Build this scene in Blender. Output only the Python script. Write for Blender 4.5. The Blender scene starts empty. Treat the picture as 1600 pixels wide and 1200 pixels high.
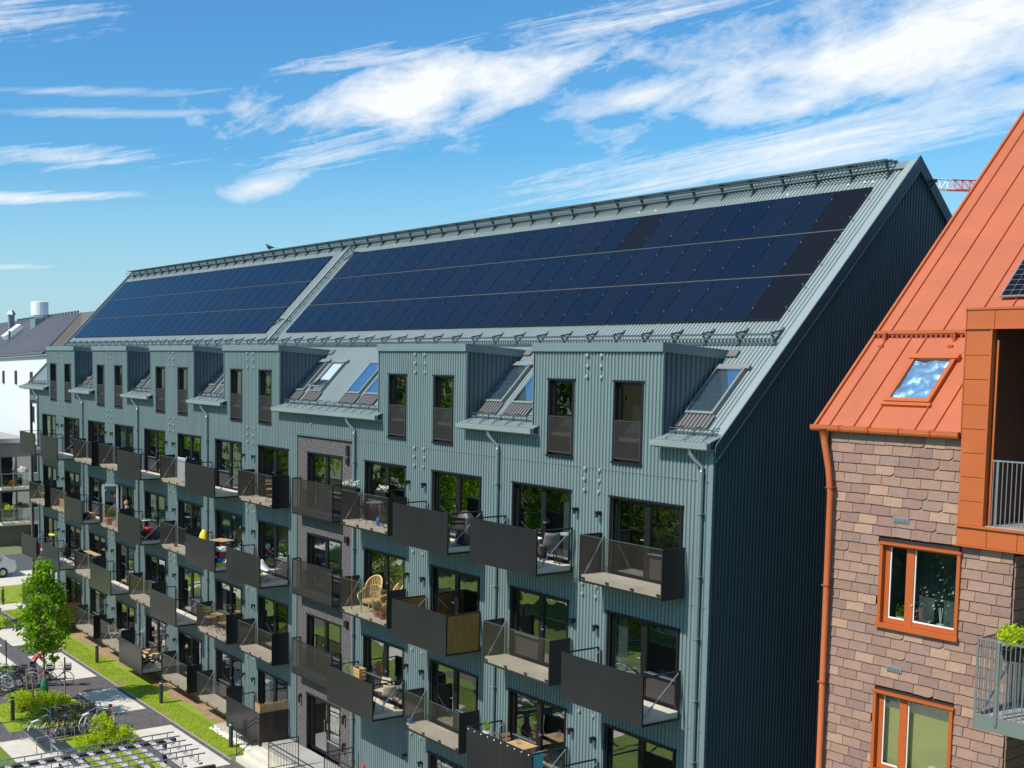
import bpy, bmesh, math, random
from mathutils import Vector, Matrix, Quaternion, noise as mnoise
random.seed(7)
R_ = random.Random(11)
D = bpy.data
scene = bpy.context.scene
COL = scene.collection

# ------------------------------------------------------------------ camera, sky, sun, exposure
cam_d = D.cameras.new('camera'); cam = D.objects.new('camera', cam_d); COL.objects.link(cam)
ax_r = Vector((0.48124768, 0.87658405, 0.00103866))
ax_d = Vector((0.0751865, -0.04009706, -0.99636299))
ax_f = Vector((-0.87335426, 0.47957547, -0.0852039))
cam.matrix_world = Matrix(((ax_r.x, -ax_d.x, -ax_f.x, 19.1397), (ax_r.y, -ax_d.y, -ax_f.y, -22.3571),
                           (ax_r.z, -ax_d.z, -ax_f.z, 15.3582), (0, 0, 0, 1)))
cam_d.sensor_width = 36.0
cam_d.lens = 1878.387 / 1600 * 36
cam_d.shift_x = (800 - 409.54) / 1600
cam_d.shift_y = (707.72 - 600) / 1600
cam_d.clip_start = 0.5; cam_d.clip_end = 4000
scene.camera = cam

SUN_TO = Vector((-0.10, -1.0, 1.13)).normalized()
world = D.worlds.new('World'); scene.world = world; world.use_nodes = True
WN = world.node_tree; WN.nodes.clear()

def nd(tree, typ, **kw):
    n = tree.nodes.new(typ)
    for k, v in kw.items(): setattr(n, k, v)
    return n

def build_world():
    L = WN.links
    out = nd(WN, 'ShaderNodeOutputWorld'); bg = nd(WN, 'ShaderNodeBackground')
    sky = nd(WN, 'ShaderNodeTexSky', sky_type='NISHITA', sun_disc=False)
    sky.sun_elevation = math.radians(48.5); sky.sun_rotation = math.radians(185.7)
    sky.air_density = 1.0; sky.dust_density = 1.1; sky.ozone_density = 4.0; sky.altitude = 50
    tc = nd(WN, 'ShaderNodeTexCoord'); sep = nd(WN, 'ShaderNodeSeparateXYZ')
    L.new(tc.outputs['Generated'], sep.inputs[0])
    def m(op, a, b=None, c=None, clamp=False):
        n = nd(WN, 'ShaderNodeMath', operation=op, use_clamp=clamp)
        for i, v in enumerate((a, b, c)):
            if v is None: continue
            if isinstance(v, (int, float)): n.inputs[i].default_value = v
            else: L.new(v, n.inputs[i])
        return n.outputs[0]
    az = m('MULTIPLY', m('ARCTAN2', sep.outputs[1], sep.outputs[0]), 57.29578)
    el = m('MULTIPLY', m('ARCSINE', sep.outputs[2]), 57.29578)
    # stretched noise fields on the sky sphere
    def field(ax, ay, rot, scale, detail, rough, w=0.0, dist=0.0):
        c, s = math.cos(math.radians(rot)), math.sin(math.radians(rot))
        u = m('MULTIPLY', m('ADD', m('MULTIPLY', az, -c), m('MULTIPLY', el, s)), ax)
        v = m('MULTIPLY', m('ADD', m('MULTIPLY', az, s), m('MULTIPLY', el, c)), ay)
        cb = nd(WN, 'ShaderNodeCombineXYZ'); L.new(u, cb.inputs[0]); L.new(v, cb.inputs[1]); cb.inputs[2].default_value = w
        n = nd(WN, 'ShaderNodeTexNoise'); n.inputs['Scale'].default_value = scale
        n.inputs['Detail'].default_value = detail; n.inputs['Roughness'].default_value = rough
        n.inputs['Distortion'].default_value = dist
        L.new(cb.outputs[0], n.inputs['Vector'])
        return n.outputs[0]
    f1 = field(0.20, 0.52, 12, 1.0, 9, 0.56, 0.0, 0.5)     # billow
    f2 = field(0.10, 1.3, 9, 1.0, 10, 0.66, 5.0, 1.2)     # streaks
    f3 = field(0.7, 1.3, 14, 1.6, 9, 0.68, 9.0, 0.8)       # fine wisps
    # clouds: az, el, half length, half width, tilt (deg, up to the right), noise amount, gain
    clouds = [(143.6, 11.6, 9.3, 2.0, 7, .95, 1.7, 0), (122.5, 12.6, 13.5, 3.1, 8, .75, 1.9, 0), (117.0, 14.2, 9, 2.2, 6, .8, 1.8, 0),
              (127.5, 8.7, 12.5, 1.3, 8, .9, 1.25, 1), (119.0, 9.8, 7.0, 1.2, 3, .9, 1.3, 0), (134.5, 11.2, 5, .9, 6, .9, 1.3, 0),
              (151.1, 7.7, 2.4, 0.5, 17, 1.2, 1.0, 0), (147.5, 9.6, 4.5, 0.9, 10, 1.3, 1.0, 1), (160.0, 8.75, 7.0, 0.55, 1, 1.4, .8, 1),
              (162.5, 6.95, 6.0, 0.28, 3, 0.7, 1.5, 1), (160.5, 11.7, 7.0, 0.25, 1, 0.8, .6, 1), (158.5, 10.8, 8.0, 0.25, 1, 0.8, .6, 1),
              (165.0, 15.0, 6.5, 1.2, 2, 1.3, 1.0, 1), (146.0, 13.3, 4.5, .5, 4, 1.6, .8, 1), (134.0, 14.6, 8.5, 1.0, 8, 1.6, .85, 1),
              (163.0, 3.8, 3.0, .15, 1, 1, .6, 1), (100.0, 9.5, 14, 2.2, 4, 1.0, 1.6, 0), (185.0, 8.5, 14, 1.2, 3, 1.2, 1.2, 1)]
    dens = None
    for (a0, e0, hl, hw, rot, na, g, kind) in clouds:
        c, s = math.cos(math.radians(rot)), math.sin(math.radians(rot))
        dx = m('SUBTRACT', a0, az); dy = m('SUBTRACT', el, e0)
        u = m('DIVIDE', m('ADD', m('MULTIPLY', dx, c), m('MULTIPLY', dy, s)), hl)
        v = m('DIVIDE', m('SUBTRACT', m('MULTIPLY', dy, c), m('MULTIPLY', dx, s)), hw)
        r = m('SQRT', m('ADD', m('MULTIPLY', u, u), m('MULTIPLY', v, v)))
        base = m('SUBTRACT', 1.0, r)
        fld = f2 if kind else f1
        q = m('ADD', base, m('MULTIPLY', m('SUBTRACT', fld, 0.52), 3.2 * na))
        q = m('ADD', q, m('MULTIPLY', m('SUBTRACT', f3, 0.5), 0.8 * na))
        q = m('MULTIPLY', m('MULTIPLY', q, 0.62 * g, clamp=True), 1.0, clamp=True)
        edge = m('MULTIPLY', m('SUBTRACT', 1.9, r), 1.1, clamp=True)
        q = m('MULTIPLY', q, edge)
        dens = q if dens is None else m('MAXIMUM', dens, q)
    # the same kind of thin cloud over the rest of the sky
    gen = m('MULTIPLY', m('SUBTRACT', m('ADD', m('MULTIPLY', f1, .6), m('MULTIPLY', f2, .4)), 0.56), 3.0, clamp=True)
    outside = m('MULTIPLY', m('SUBTRACT', el, 19.0), 0.12, clamp=True)
    dens = m('MAXIMUM', dens, m('MULTIPLY', gen, outside))
    dens = m('MULTIPLY', dens, m('MULTIPLY', m('ADD', el, 0.5), 0.35, clamp=True))
    dens = m('POWER', dens, 0.85)
    dens = m('MULTIPLY', dens, 0.97)
    hs = nd(WN, 'ShaderNodeHueSaturation'); hs.inputs['Saturation'].default_value = 1.08; hs.inputs['Value'].default_value = 1.0
    L.new(sky.outputs[0], hs.inputs['Color'])
    tint = nd(WN, 'ShaderNodeMix', data_type='RGBA', blend_type='MULTIPLY'); tint.inputs[0].default_value = 1.0
    L.new(hs.outputs[0], tint.inputs[6]); tint.inputs[7].default_value = SKY_TINT
    mix = nd(WN, 'ShaderNodeMix', data_type='RGBA')
    hz = nd(WN, 'ShaderNodeMix', data_type='RGBA'); L.new(m('MULTIPLY', m('SUBTRACT', 1.0, m('DIVIDE', m('ABSOLUTE', el), 9.0), clamp=True), .75), hz.inputs[0])
    L.new(tint.outputs[2], hz.inputs[6]); hz.inputs[7].default_value = (5.4, 7.5, 8.7, 1)
    L.new(dens, mix.inputs[0]); L.new(hz.outputs[2], mix.inputs[6]); mix.inputs[7].default_value = (9.3, 9.6, 9.8, 1)
    L.new(mix.outputs[2], bg.inputs[0]); bg.inputs[1].default_value = 0.10
    L.new(bg.outputs[0], out.inputs[0])
SKY_TINT = (0.70, 1.30, 1.52, 1)
build_world()

sun_d = D.lights.new('sun', 'SUN'); sun = D.objects.new('sun', sun_d); COL.objects.link(sun)
sun_d.energy = 5.0; sun_d.angle = math.radians(0.5); sun_d.color = (1.0, 0.955, 0.88)
sun.rotation_mode = 'QUATERNION'; sun.rotation_quaternion = (-SUN_TO).to_track_quat('-Z', 'Y')
vs = scene.view_settings
vs.view_transform = 'Standard'; vs.look = 'None'; vs.exposure = 0.08; vs.gamma = 1.0; vs.use_curve_mapping = False

# ------------------------------------------------------------------ materials
def lin(c):
    return tuple(((v / 255) / 12.92 if v / 255 <= 0.04045 else ((v / 255 + 0.055) / 1.055) ** 2.4) for v in c)

def mat(name, col, rough=0.6, metal=0.0, var=0.0, vscale=3.0, bump=0.0, bscale=20.0, obj_rand=None, spec=0.5, stretch=None, col2=None):
    mt = D.materials.new(name); mt.use_nodes = True
    t = mt.node_tree; b = t.nodes['Principled BSDF']; L = t.links
    b.inputs['Base Color'].default_value = (*col, 1); b.inputs['Roughness'].default_value = rough
    b.inputs['Metallic'].default_value = metal; b.inputs['Specular IOR Level'].default_value = spec
    cur = None
    tc = nd(t, 'ShaderNodeTexCoord'); vec = tc.outputs['Object']
    geo = nd(t, 'ShaderNodeNewGeometry'); vec = geo.outputs['Position']
    if stretch:
        mp = nd(t, 'ShaderNodeMapping'); mp.inputs['Scale'].default_value = stretch
        L.new(vec, mp.inputs[0]); vec = mp.outputs[0]
    if var or col2:
        n = nd(t, 'ShaderNodeTexNoise'); n.inputs['Scale'].default_value = vscale; n.inputs['Detail'].default_value = 6
        n.inputs['Roughness'].default_value = .65
        L.new(vec, n.inputs['Vector'])
        ramp = nd(t, 'ShaderNodeMapRange'); ramp.inputs[1].default_value = .3; ramp.inputs[2].default_value = .7
        L.new(n.outputs[0], ramp.inputs[0])
        mx = nd(t, 'ShaderNodeMix', data_type='RGBA')
        c2 = col2 if col2 else tuple(min(1, c * (1 + var)) for c in col)
        c1 = col if col2 else tuple(c * (1 - var) for c in col)
        mx.inputs[6].default_value = (*c1, 1); mx.inputs[7].default_value = (*c2, 1)
        L.new(ramp.outputs[0], mx.inputs[0]); cur = mx.outputs[2]
    if obj_rand:
        oi = nd(t, 'ShaderNodeObjectInfo'); cr = nd(t, 'ShaderNodeValToRGB')
        el = cr.color_ramp.elements
        cr.color_ramp.interpolation = 'CONSTANT' if len(obj_rand) > 3 else 'LINEAR'
        while len(el) < len(obj_rand): el.new(0.5)
        for i, c in enumerate(obj_rand):
            el[i].position = i / (len(obj_rand) if len(obj_rand) > 3 else len(obj_rand) - 1); el[i].color = (*c, 1)
        L.new(oi.outputs['Random'], cr.inputs[0])
        if cur is None: cur = cr.outputs[0]
        else:
            # noise modulates the piece's own colour
            mm = nd(t, 'ShaderNodeMix', data_type='RGBA', blend_type='MULTIPLY'); mm.inputs[0].default_value = 1
            v = nd(t, 'ShaderNodeMapRange'); v.inputs[1].default_value = .25; v.inputs[2].default_value = .75
            v.inputs[3].default_value = 1 - var; v.inputs[4].default_value = 1 + var
            L.new(n.outputs[0], v.inputs[0]); L.new(cr.outputs[0], mm.inputs[6]); L.new(v.outputs[0], mm.inputs[7]); cur = mm.outputs[2]
    if cur is not None: L.new(cur, b.inputs['Base Color'])
    if bump:
        nb = nd(t, 'ShaderNodeTexNoise'); nb.inputs['Scale'].default_value = bscale; nb.inputs['Detail'].default_value = 4
        L.new(vec, nb.inputs['Vector'])
        bp = nd(t, 'ShaderNodeBump'); bp.inputs['Strength'].default_value = bump; bp.inputs['Distance'].default_value = .02
        L.new(nb.outputs[0], bp.inputs['Height']); L.new(bp.outputs[0], b.inputs['Normal'])
    return mt

TEAL = (0.167, 0.222, 0.217)
M = {}
M['cladding'] = mat('teal_cladding', TEAL, .42, var=.09, vscale=1.6, stretch=(1, 1, .16))
M['roofmetal'] = mat('teal_roof_metal', (0.245, 0.290, 0.280), .45, var=.08, vscale=1.1, stretch=(1, .25, .25))
M['trim'] = mat('teal_trim', (0.150, 0.202, 0.206), .45, var=.06)
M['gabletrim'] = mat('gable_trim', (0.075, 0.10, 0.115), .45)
M['gable'] = mat('teal_cladding_shaded', (0.072, 0.105, 0.120), .45, var=.10, vscale=1.4, stretch=(1, 1, .16))  # teal cladding again, with the shade of the unlit sides put into its colour
M['frame'] = mat('black_brown_frame', (0.011, 0.0095, 0.009), .4)
M['black'] = mat('black_metal', (0.012, 0.012, 0.013), .35)
M['panel'] = mat('anthracite_panel', (0.022, 0.021, 0.023), .24, var=.15, vscale=.8, spec=.45)
M['panelside'] = mat('black_side_panel', (0.012, 0.012, 0.014), .3)
M['panelbounce'] = mat('bouncelit_side_panel', (0.050, 0.043, 0.040), .4)  # same sheet as the black side panel, slab bounce light mixed into its colour
M['slab'] = mat('balcony_slab', (0.54, 0.48, 0.38), .8, var=.12, vscale=2.5, bump=.1)
M['steel'] = mat('galvanised_steel', (0.45, 0.47, 0.48), .35, metal=.8)
M['chrome'] = mat('bright_steel', (0.7, 0.7, 0.7), .2, metal=1)
M['guard'] = mat('green_grey_guard', (0.055, 0.085, 0.085), .45)
M['spandrel'] = mat('brown_spandrel', (0.05, 0.042, 0.042), .45)
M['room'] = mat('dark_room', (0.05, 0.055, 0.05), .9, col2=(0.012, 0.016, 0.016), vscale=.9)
M['houseroom'] = mat('pale_green_room', (0.16, 0.20, 0.19), .9, col2=(0.03, 0.045, 0.05), vscale=1.3)
M['curtain_red'] = mat('red_curtain', (0.42, 0.02, 0.03), .9)
M['curtain_white'] = mat('white_curtain', (0.62, 0.62, 0.58), .9, var=.1, vscale=8)
M['curtain_grey'] = mat('grey_curtain', (0.25, 0.27, 0.27), .9)
M['curtain_tan'] = mat('tan_blind', (0.56, 0.45, 0.20), .9)
M['concrete'] = mat('concrete', (0.34, 0.315, 0.28), .85, var=.1, vscale=3, bump=.15)
M['concrete_light'] = mat('pale_concrete', (0.60, 0.54, 0.45), .85, var=.08, vscale=1.4, bump=.1)
M['white'] = mat('white_paint', (0.78, 0.78, 0.75), .5)
M['brickbay'] = mat('mauve_brick', (0.120, 0.103, 0.099), .75, var=.2, vscale=6, bump=.2)
M['mortar'] = mat('dark_mortar', (0.045, 0.04, 0.042), .9)
M['palewell'] = mat('pale_blind', (0.34, 0.42, 0.46), .8)
M['ventcap'] = mat('vent_cap_metal', (0.27, 0.33, 0.33), .35, metal=.3)
M['rooflight_frame'] = mat('grey_skylight_frame', (0.20, 0.20, 0.19), .45)
M['flashing'] = mat('brown_flashing', (0.135, 0.128, 0.120), .5)
M['cell'] = mat('solar_cells', (0.01, 0.012, 0.03), .16, obj_rand=[(0.0035, 0.0075, 0.019), (0.0055, 0.0095, 0.021), (0.006, 0.008, 0.015)], spec=.45)
M['cell_dark'] = mat('black_solar_cells', (0.0075, 0.0070, 0.0085), .25, spec=.22)
M['cellframe'] = mat('black_panel_frame', (0.01, 0.01, 0.012), .4)
M['orange'] = mat('orange_metal', (0.47, 0.112, 0.028), .42, var=.08, vscale=1.5, bump=.05, bscale=3)
M['orangeroof'] = mat('orange_roof_metal', (0.45, 0.122, 0.052), .40, var=.08, vscale=1.2, bump=.12, bscale=1.5)
M['orangedark'] = mat('orange_snow_guard', (0.36, 0.06, 0.018), .5)
M['orangeframe'] = mat('orange_window_frame', (0.45, 0.10, 0.022), .4)
M['slate'] = mat('slate', (0.3, 0.2, 0.16), .8, var=.13, vscale=9, bump=.35, bscale=30,
                 obj_rand=[(0.300, 0.172, 0.124), (0.268, 0.152, 0.112), (0.325, 0.190, 0.135), (0.238, 0.142, 0.112), (0.375, 0.225, 0.150), (0.275, 0.170, 0.130), (0.310, 0.180, 0.125), (0.262, 0.150, 0.104)])
M['slate_back'] = mat('slate_backing', (0.03, 0.02, 0.016), .95)
M['darkwood'] = mat('brown_timber_cladding', (0.085, 0.03, 0.015), .6, var=.25, vscale=5, stretch=(4, 4, .3))
M['wood'] = mat('pale_wood', (0.52, 0.32, 0.14), .6, var=.15, vscale=6)
M['reed'] = mat('reed_screen', (0.30, 0.155, 0.03), .7, var=.35, vscale=9, stretch=(3, 3, .2))
M['wicker'] = mat('wicker', (0.62, 0.40, 0.16), .7, var=.2, vscale=20)
M['terracotta'] = mat('terracotta', (0.50, 0.20, 0.11), .8)
M['brownpot'] = mat('brown_pot', (0.30, 0.13, 0.09), .8)
M['leafdark'] = None
M['asphalt'] = mat('asphalt', (0.075, 0.075, 0.08), .9, var=.12, vscale=4)
M['paver'] = mat('dark_pavers', (0.135, 0.118, 0.116), .9, var=.18, vscale=2.2, bump=.2)
M['soil'] = mat('soil', (0.32, 0.20, 0.11), .95, var=.3, vscale=5, bump=.5)
M['gravel'] = mat('gravel', (0.45, 0.40, 0.34), .9, var=.35, vscale=14, bump=.6)
M['lawn'] = mat('lawn', (0.17, 0.26, 0.010), .9, vscale=1.3, col2=(0.29, 0.33, 0.018), bump=.4, bscale=40)
M['lawndark'] = mat('courtyard_lawn', (0.09, 0.15, 0.012), .9, vscale=.5, col2=(0.17, 0.22, 0.02))
M['terrain'] = mat('terrain', (0.10, 0.16, 0.03), .95, col2=(0.17, 0.17, 0.10), vscale=.02)
M['bark'] = mat('bark', (0.28, 0.20, 0.12), .9, var=.2, vscale=8)
M['bollard'] = mat('bollard_grey', (0.035, 0.042, 0.05), .4)
M['timber'] = mat('weathered_timber', (0.48, 0.42, 0.40), .8, var=.12, vscale=5)
M['timberdark'] = mat('dark_timber', (0.06, 0.045, 0.035), .7)
M['skin'] = mat('skin', (0.62, 0.34, 0.25), .6)
M['hair'] = mat('light_brown_hair', (0.36, 0.18, 0.07), .7)
M['jeans'] = mat('jeans', (0.08, 0.10, 0.20), .8)
M['redshirt'] = mat('red_top', (0.5, 0.04, 0.05), .8)
M['darkcloth'] = mat('dark_cloth', (0.04, 0.045, 0.05), .85)
M['purple'] = mat('purple_cloth', (0.13, 0.10, 0.28), .8)
M['greybrick'] = mat('grey_brown_brick', (0.17, 0.15, 0.13), .85, var=.2, vscale=3, stretch=(1, 1, 5))
M['whitewall'] = mat('white_render', (0.66, 0.66, 0.64), .8)
M['mauveroof'] = mat('mauve_metal_roof', (0.25, 0.255, 0.29), .4, col2=(0.31, 0.28, 0.27), vscale=.25)
M['brownwall'] = mat('brown_gable', (0.12, 0.10, 0.08), .85)
M['tanwall'] = mat('tan_wall', (0.45, 0.26, 0.08), .8)
M['rubber'] = mat('rubber', (0.02, 0.02, 0.02), .8)
M['red'] = mat('red_paint', (0.55, 0.04, 0.03), .4)
M['craneW'] = mat('white_crane_paint', (0.75, 0.75, 0.72), .5)
M['craneR'] = mat('red_crane_paint', (0.72, 0.13, 0.10), .5)
M['yellow'] = mat('yellow_cloth', (0.75, 0.55, 0.03), .7)
M['blue'] = mat('blue_plastic', (0.02, 0.17, 0.55), .4)
M['cyan'] = mat('turquoise_cloth', (0.12, 0.48, 0.52), .8)
M['lilac'] = mat('pale_lilac_cloth', (0.55, 0.52, 0.56), .85)
M['greychair'] = mat('grey_plastic', (0.16, 0.15, 0.14), .6)
M['tanseat'] = mat('tan_fabric', (0.42, 0.36, 0.24), .8)
M['pink'] = mat('pink', (0.6, 0.28, 0.25), .7)
M['cream'] = mat('cream_petals', (0.85, 0.78, 0.66), .7)
M['green_bag'] = mat('green_plastic', (0.02, 0.17, 0.09), .5)
M['vanpaint'] = mat('white_van_paint', (0.75, 0.77, 0.80), .25)

def paver_joints():
    t = M['paver'].node_tree; L = t.links; b = t.nodes['Principled BSDF']; src = b.inputs['Base Color'].links[0].from_socket
    geo = nd(t, 'ShaderNodeNewGeometry'); br = nd(t, 'ShaderNodeTexBrick'); br.inputs['Scale'].default_value = 1.0; br.inputs['Brick Width'].default_value = .21; br.inputs['Row Height'].default_value = .14
    br.inputs['Mortar Size'].default_value = .012; br.inputs['Color1'].default_value = (1, 1, 1, 1); br.inputs['Color2'].default_value = (.72, .72, .74, 1); br.inputs['Mortar'].default_value = (.45, .43, .42, 1)
    L.new(geo.outputs['Position'], br.inputs['Vector']); mx = nd(t, 'ShaderNodeMix', data_type='RGBA', blend_type='MULTIPLY'); mx.inputs[0].default_value = 1
    L.new(src, mx.inputs[6]); L.new(br.outputs[0], mx.inputs[7]); L.new(mx.outputs[2], b.inputs['Base Color'])
paver_joints()

def glass(name, tint, refl, rough=.0, wav=.0, tr=True, deep=(0.01, 0.012, 0.012), edge=.45):
    mt = D.materials.new(name); mt.use_nodes = True; t = mt.node_tree; t.nodes.clear(); L = t.links
    out = nd(t, 'ShaderNodeOutputMaterial'); mix = nd(t, 'ShaderNodeMixShader')
    g = nd(t, 'ShaderNodeBsdfGlossy'); g.inputs['Roughness'].default_value = rough; g.inputs['Color'].default_value = (.92, .95, .95, 1)
    if tr:
        a = nd(t, 'ShaderNodeBsdfTransparent'); a.inputs[0].default_value = (*tint, 1)
    else:
        a = nd(t, 'ShaderNodeBsdfDiffuse'); a.inputs[0].default_value = (*deep, 1)
    lw = nd(t, 'ShaderNodeLayerWeight'); lw.inputs['Blend'].default_value = .5
    mr = nd(t, 'ShaderNodeMapRange'); mr.inputs[1].default_value = 0; mr.inputs[2].default_value = 1
    mr.inputs[3].default_value = refl; mr.inputs[4].default_value = min(1, refl + edge)
    L.new(lw.outputs['Facing'], mr.inputs[0]); L.new(mr.outputs[0], mix.inputs[0])
    if wav:
        geo = nd(t, 'ShaderNodeNewGeometry'); n = nd(t, 'ShaderNodeTexNoise'); n.inputs['Scale'].default_value = 1.1; n.inputs['Detail'].default_value = 2
        L.new(geo.outputs['Position'], n.inputs['Vector'])
        bp = nd(t, 'ShaderNodeBump'); bp.inputs['Strength'].default_value = wav; bp.inputs['Distance'].default_value = .05
        L.new(n.outputs[0], bp.inputs['Height']); L.new(bp.outputs[0], g.inputs['Normal'])
    L.new(a.outputs[0], mix.inputs[1]); L.new(g.outputs[0], mix.inputs[2]); L.new(mix.outputs[0], out.inputs[0])
    return mt
M['glass'] = glass('window_glass', (.60, .66, .64), .24, 0.0, .12)
M['skyglass'] = glass('skylight_glass', (.85, .9, .92), .36, 0.0, .08)
M['balglass'] = glass('clear_glass', (.85, .9, .88), .08, 0.0, edge=.12)
M['foilglass'] = glass('foil_behind_glass', (.75, .85, .92), .12, 0.05, edge=.1)
M['mesh'] = glass('smoked_perforated_sheet', (.36, .34, .33), .02, .28, 0, True)
def mk_mesh():
    mt = D.materials.new('perforated_dark_sheet'); mt.use_nodes = True; t = mt.node_tree; t.nodes.clear(); L = t.links
    out = nd(t, 'ShaderNodeOutputMaterial'); mix = nd(t, 'ShaderNodeMixShader'); mix.inputs[0].default_value = .40
    a = nd(t, 'ShaderNodeBsdfTransparent'); a.inputs[0].default_value = (.9, .9, .9, 1)
    p = nd(t, 'ShaderNodeBsdfPrincipled'); p.inputs['Base Color'].default_value = (.052, .044, .040, 1); p.inputs['Roughness'].default_value = .3
    L.new(a.outputs[0], mix.inputs[1]); L.new(p.outputs[0], mix.inputs[2]); L.new(mix.outputs[0], out.inputs[0])
    return mt
M['mesh'] = mk_mesh()
M['frontglass'] = glass('smoked_front_glass', (.93, .915, .90), .015, 0.03, edge=.05)
def veil():
    t = M['frontglass'].node_tree; L = t.links; out = [n for n in t.nodes if n.type == 'OUTPUT_MATERIAL'][0]; src = out.inputs[0].links[0].from_socket
    d = nd(t, 'ShaderNodeBsdfDiffuse'); d.inputs[0].default_value = (.11, .093, .085, 1); mx = nd(t, 'ShaderNodeMixShader'); mx.inputs[0].default_value = .08
    L.new(src, mx.inputs[1]); L.new(d.outputs[0], mx.inputs[2]); L.new(mx.outputs[0], out.inputs[0])
veil()

def leafmat(name, c1, c2, tr=.45):
    mt = D.materials.new(name); mt.use_nodes = True; t = mt.node_tree; t.nodes.clear(); L = t.links
    out = nd(t, 'ShaderNodeOutputMaterial'); mix = nd(t, 'ShaderNodeMixShader'); mix.inputs[0].default_value = tr
    d = nd(t, 'ShaderNodeBsdfDiffuse'); tl = nd(t, 'ShaderNodeBsdfTranslucent')
    geo = nd(t, 'ShaderNodeNewGeometry')
    cr = nd(t, 'ShaderNodeMix', data_type='RGBA'); cr.inputs[6].default_value = (*c1, 1); cr.inputs[7].default_value = (*c2, 1)
    L.new(geo.outputs['Random Per Island'], cr.inputs[0])
    L.new(cr.outputs[2], d.inputs[0]); L.new(cr.outputs[2], tl.inputs[0])
    L.new(d.outputs[0], mix.inputs[1]); L.new(tl.outputs[0], mix.inputs[2]); L.new(mix.outputs[0], out.inputs[0])
    return mt
M['leaf'] = leafmat('fresh_leaves', (0.08, 0.21, 0.010), (0.36, 0.56, 0.03))
M['leafyellow'] = leafmat('yellow_green_leaves', (0.36, 0.50, 0.014), (0.66, 0.74, 0.04))
M['leafdk'] = leafmat('dark_leaves', (0.045, 0.085, 0.012), (0.15, 0.21, 0.03))
M['leafrust'] = leafmat('rust_leaves', (0.38, 0.13, 0.02), (0.30, 0.30, 0.03))
M['grassblade'] = leafmat('grass_blades', (0.20, 0.32, 0.01), (0.36, 0.44, 0.02), .35)

# ------------------------------------------------------------------ mesh helpers
class MB:
    def __init__(s): s.v = []; s.f = []; s.sm = []
    def quad(s, a, b, c, d):
        i = len(s.v); s.v += [tuple(a), tuple(b), tuple(c), tuple(d)]; s.f.append((i, i + 1, i + 2, i + 3)); return s
    def poly(s, pts):
        i = len(s.v); s.v += [tuple(p) for p in pts]; s.f.append(tuple(range(i, i + len(pts)))); return s
    def box(s, x0, x1, y0, y1, z0, z1):
        i = len(s.v)
        s.v += [(x0, y0, z0), (x1, y0, z0), (x1, y1, z0), (x0, y1, z0), (x0, y0, z1), (x1, y0, z1), (x1, y1, z1), (x0, y1, z1)]
        s.f += [tuple(i + k for k in q) for q in ((0, 3, 2, 1), (4, 5, 6, 7), (0, 1, 5, 4), (1, 2, 6, 5), (2, 3, 7, 6), (3, 0, 4, 7))]
        return s
    def obox(s, o, ex, ey, ez):
        o, ex, ey, ez = map(Vector, (o, ex, ey, ez)); i = len(s.v)
        for c in ((0, 0, 0), (1, 0, 0), (1, 1, 0), (0, 1, 0), (0, 0, 1), (1, 0, 1), (1, 1, 1), (0, 1, 1)):
            s.v.append(tuple(o + ex * c[0] + ey * c[1] + ez * c[2]))
        s.f += [tuple(i + k for k in q) for q in ((0, 3, 2, 1), (4, 5, 6, 7), (0, 1, 5, 4), (1, 2, 6, 5), (2, 3, 7, 6), (3, 0, 4, 7))]
        return s
    def tube(s, pts, r, n=6, closed=False):
        pts = [Vector(p) for p in pts]; i0 = len(s.v); k = len(pts)
        rs = r if isinstance(r, (list, tuple)) else [r] * k
        for j, p in enumerate(pts):
            if closed: d = pts[(j + 1) % k] - pts[j - 1]
            else: d = (pts[min(j + 1, k - 1)] - pts[max(j - 1, 0)])
            d = d.normalized() if d.length > 1e-9 else Vector((0, 0, 1))
            a = d.cross(Vector((0, 0, 1)))
            if a.length < .05: a = d.cross(Vector((1, 0, 0)))
            a.normalize(); b = d.cross(a)
            for m in range(n):
                t = 2 * math.pi * m / n
                s.v.append(tuple(p + a * math.cos(t) * rs[j] + b * math.sin(t) * rs[j]))
        for j in range(k if closed else k - 1):
            for m in range(n):
                A = i0 + j * n + m; B = i0 + j * n + (m + 1) % n
                C = i0 + ((j + 1) % k) * n + (m + 1) % n; E = i0 + ((j + 1) % k) * n + m
                s.f.append((A, B, C, E))
        if not closed:
            s.f.append(tuple(i0 + m for m in range(n))); s.f.append(tuple(i0 + (k - 1) * n + m for m in reversed(range(n))))
        return s
    def lathe(s, prof, c=(0, 0, 0), n=12, sx=1, sy=1):
        i0 = len(s.v)
        for (r, z) in prof:
            for m in range(n):
                t = 2 * math.pi * m / n; s.v.append((c[0] + r * math.cos(t) * sx, c[1] + r * math.sin(t) * sy, c[2] + z))
        for j in range(len(prof) - 1):
            for m in range(n):
                s.f.append((i0 + j * n + m, i0 + j * n + (m + 1) % n, i0 + (j + 1) * n + (m + 1) % n, i0 + (j + 1) * n + m))
        s.f.append(tuple(i0 + m for m in reversed(range(n)))); s.f.append(tuple(i0 + (len(prof) - 1) * n + m for m in range(n)))
        return s
    def mesh(s, name, m, smooth=False):
        me = D.meshes.new(name); me.from_pydata(s.v, [], s.f); me.materials.append(M[m] if isinstance(m, str) else m)
        if smooth: me.polygons.foreach_set('use_smooth', [True] * len(me.polygons))
        me.update(); return me
    def build(s, name, m, parent=None, loc=None, smooth=False):
        return ob(name, s.mesh(name, m, smooth), parent, loc)

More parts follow.
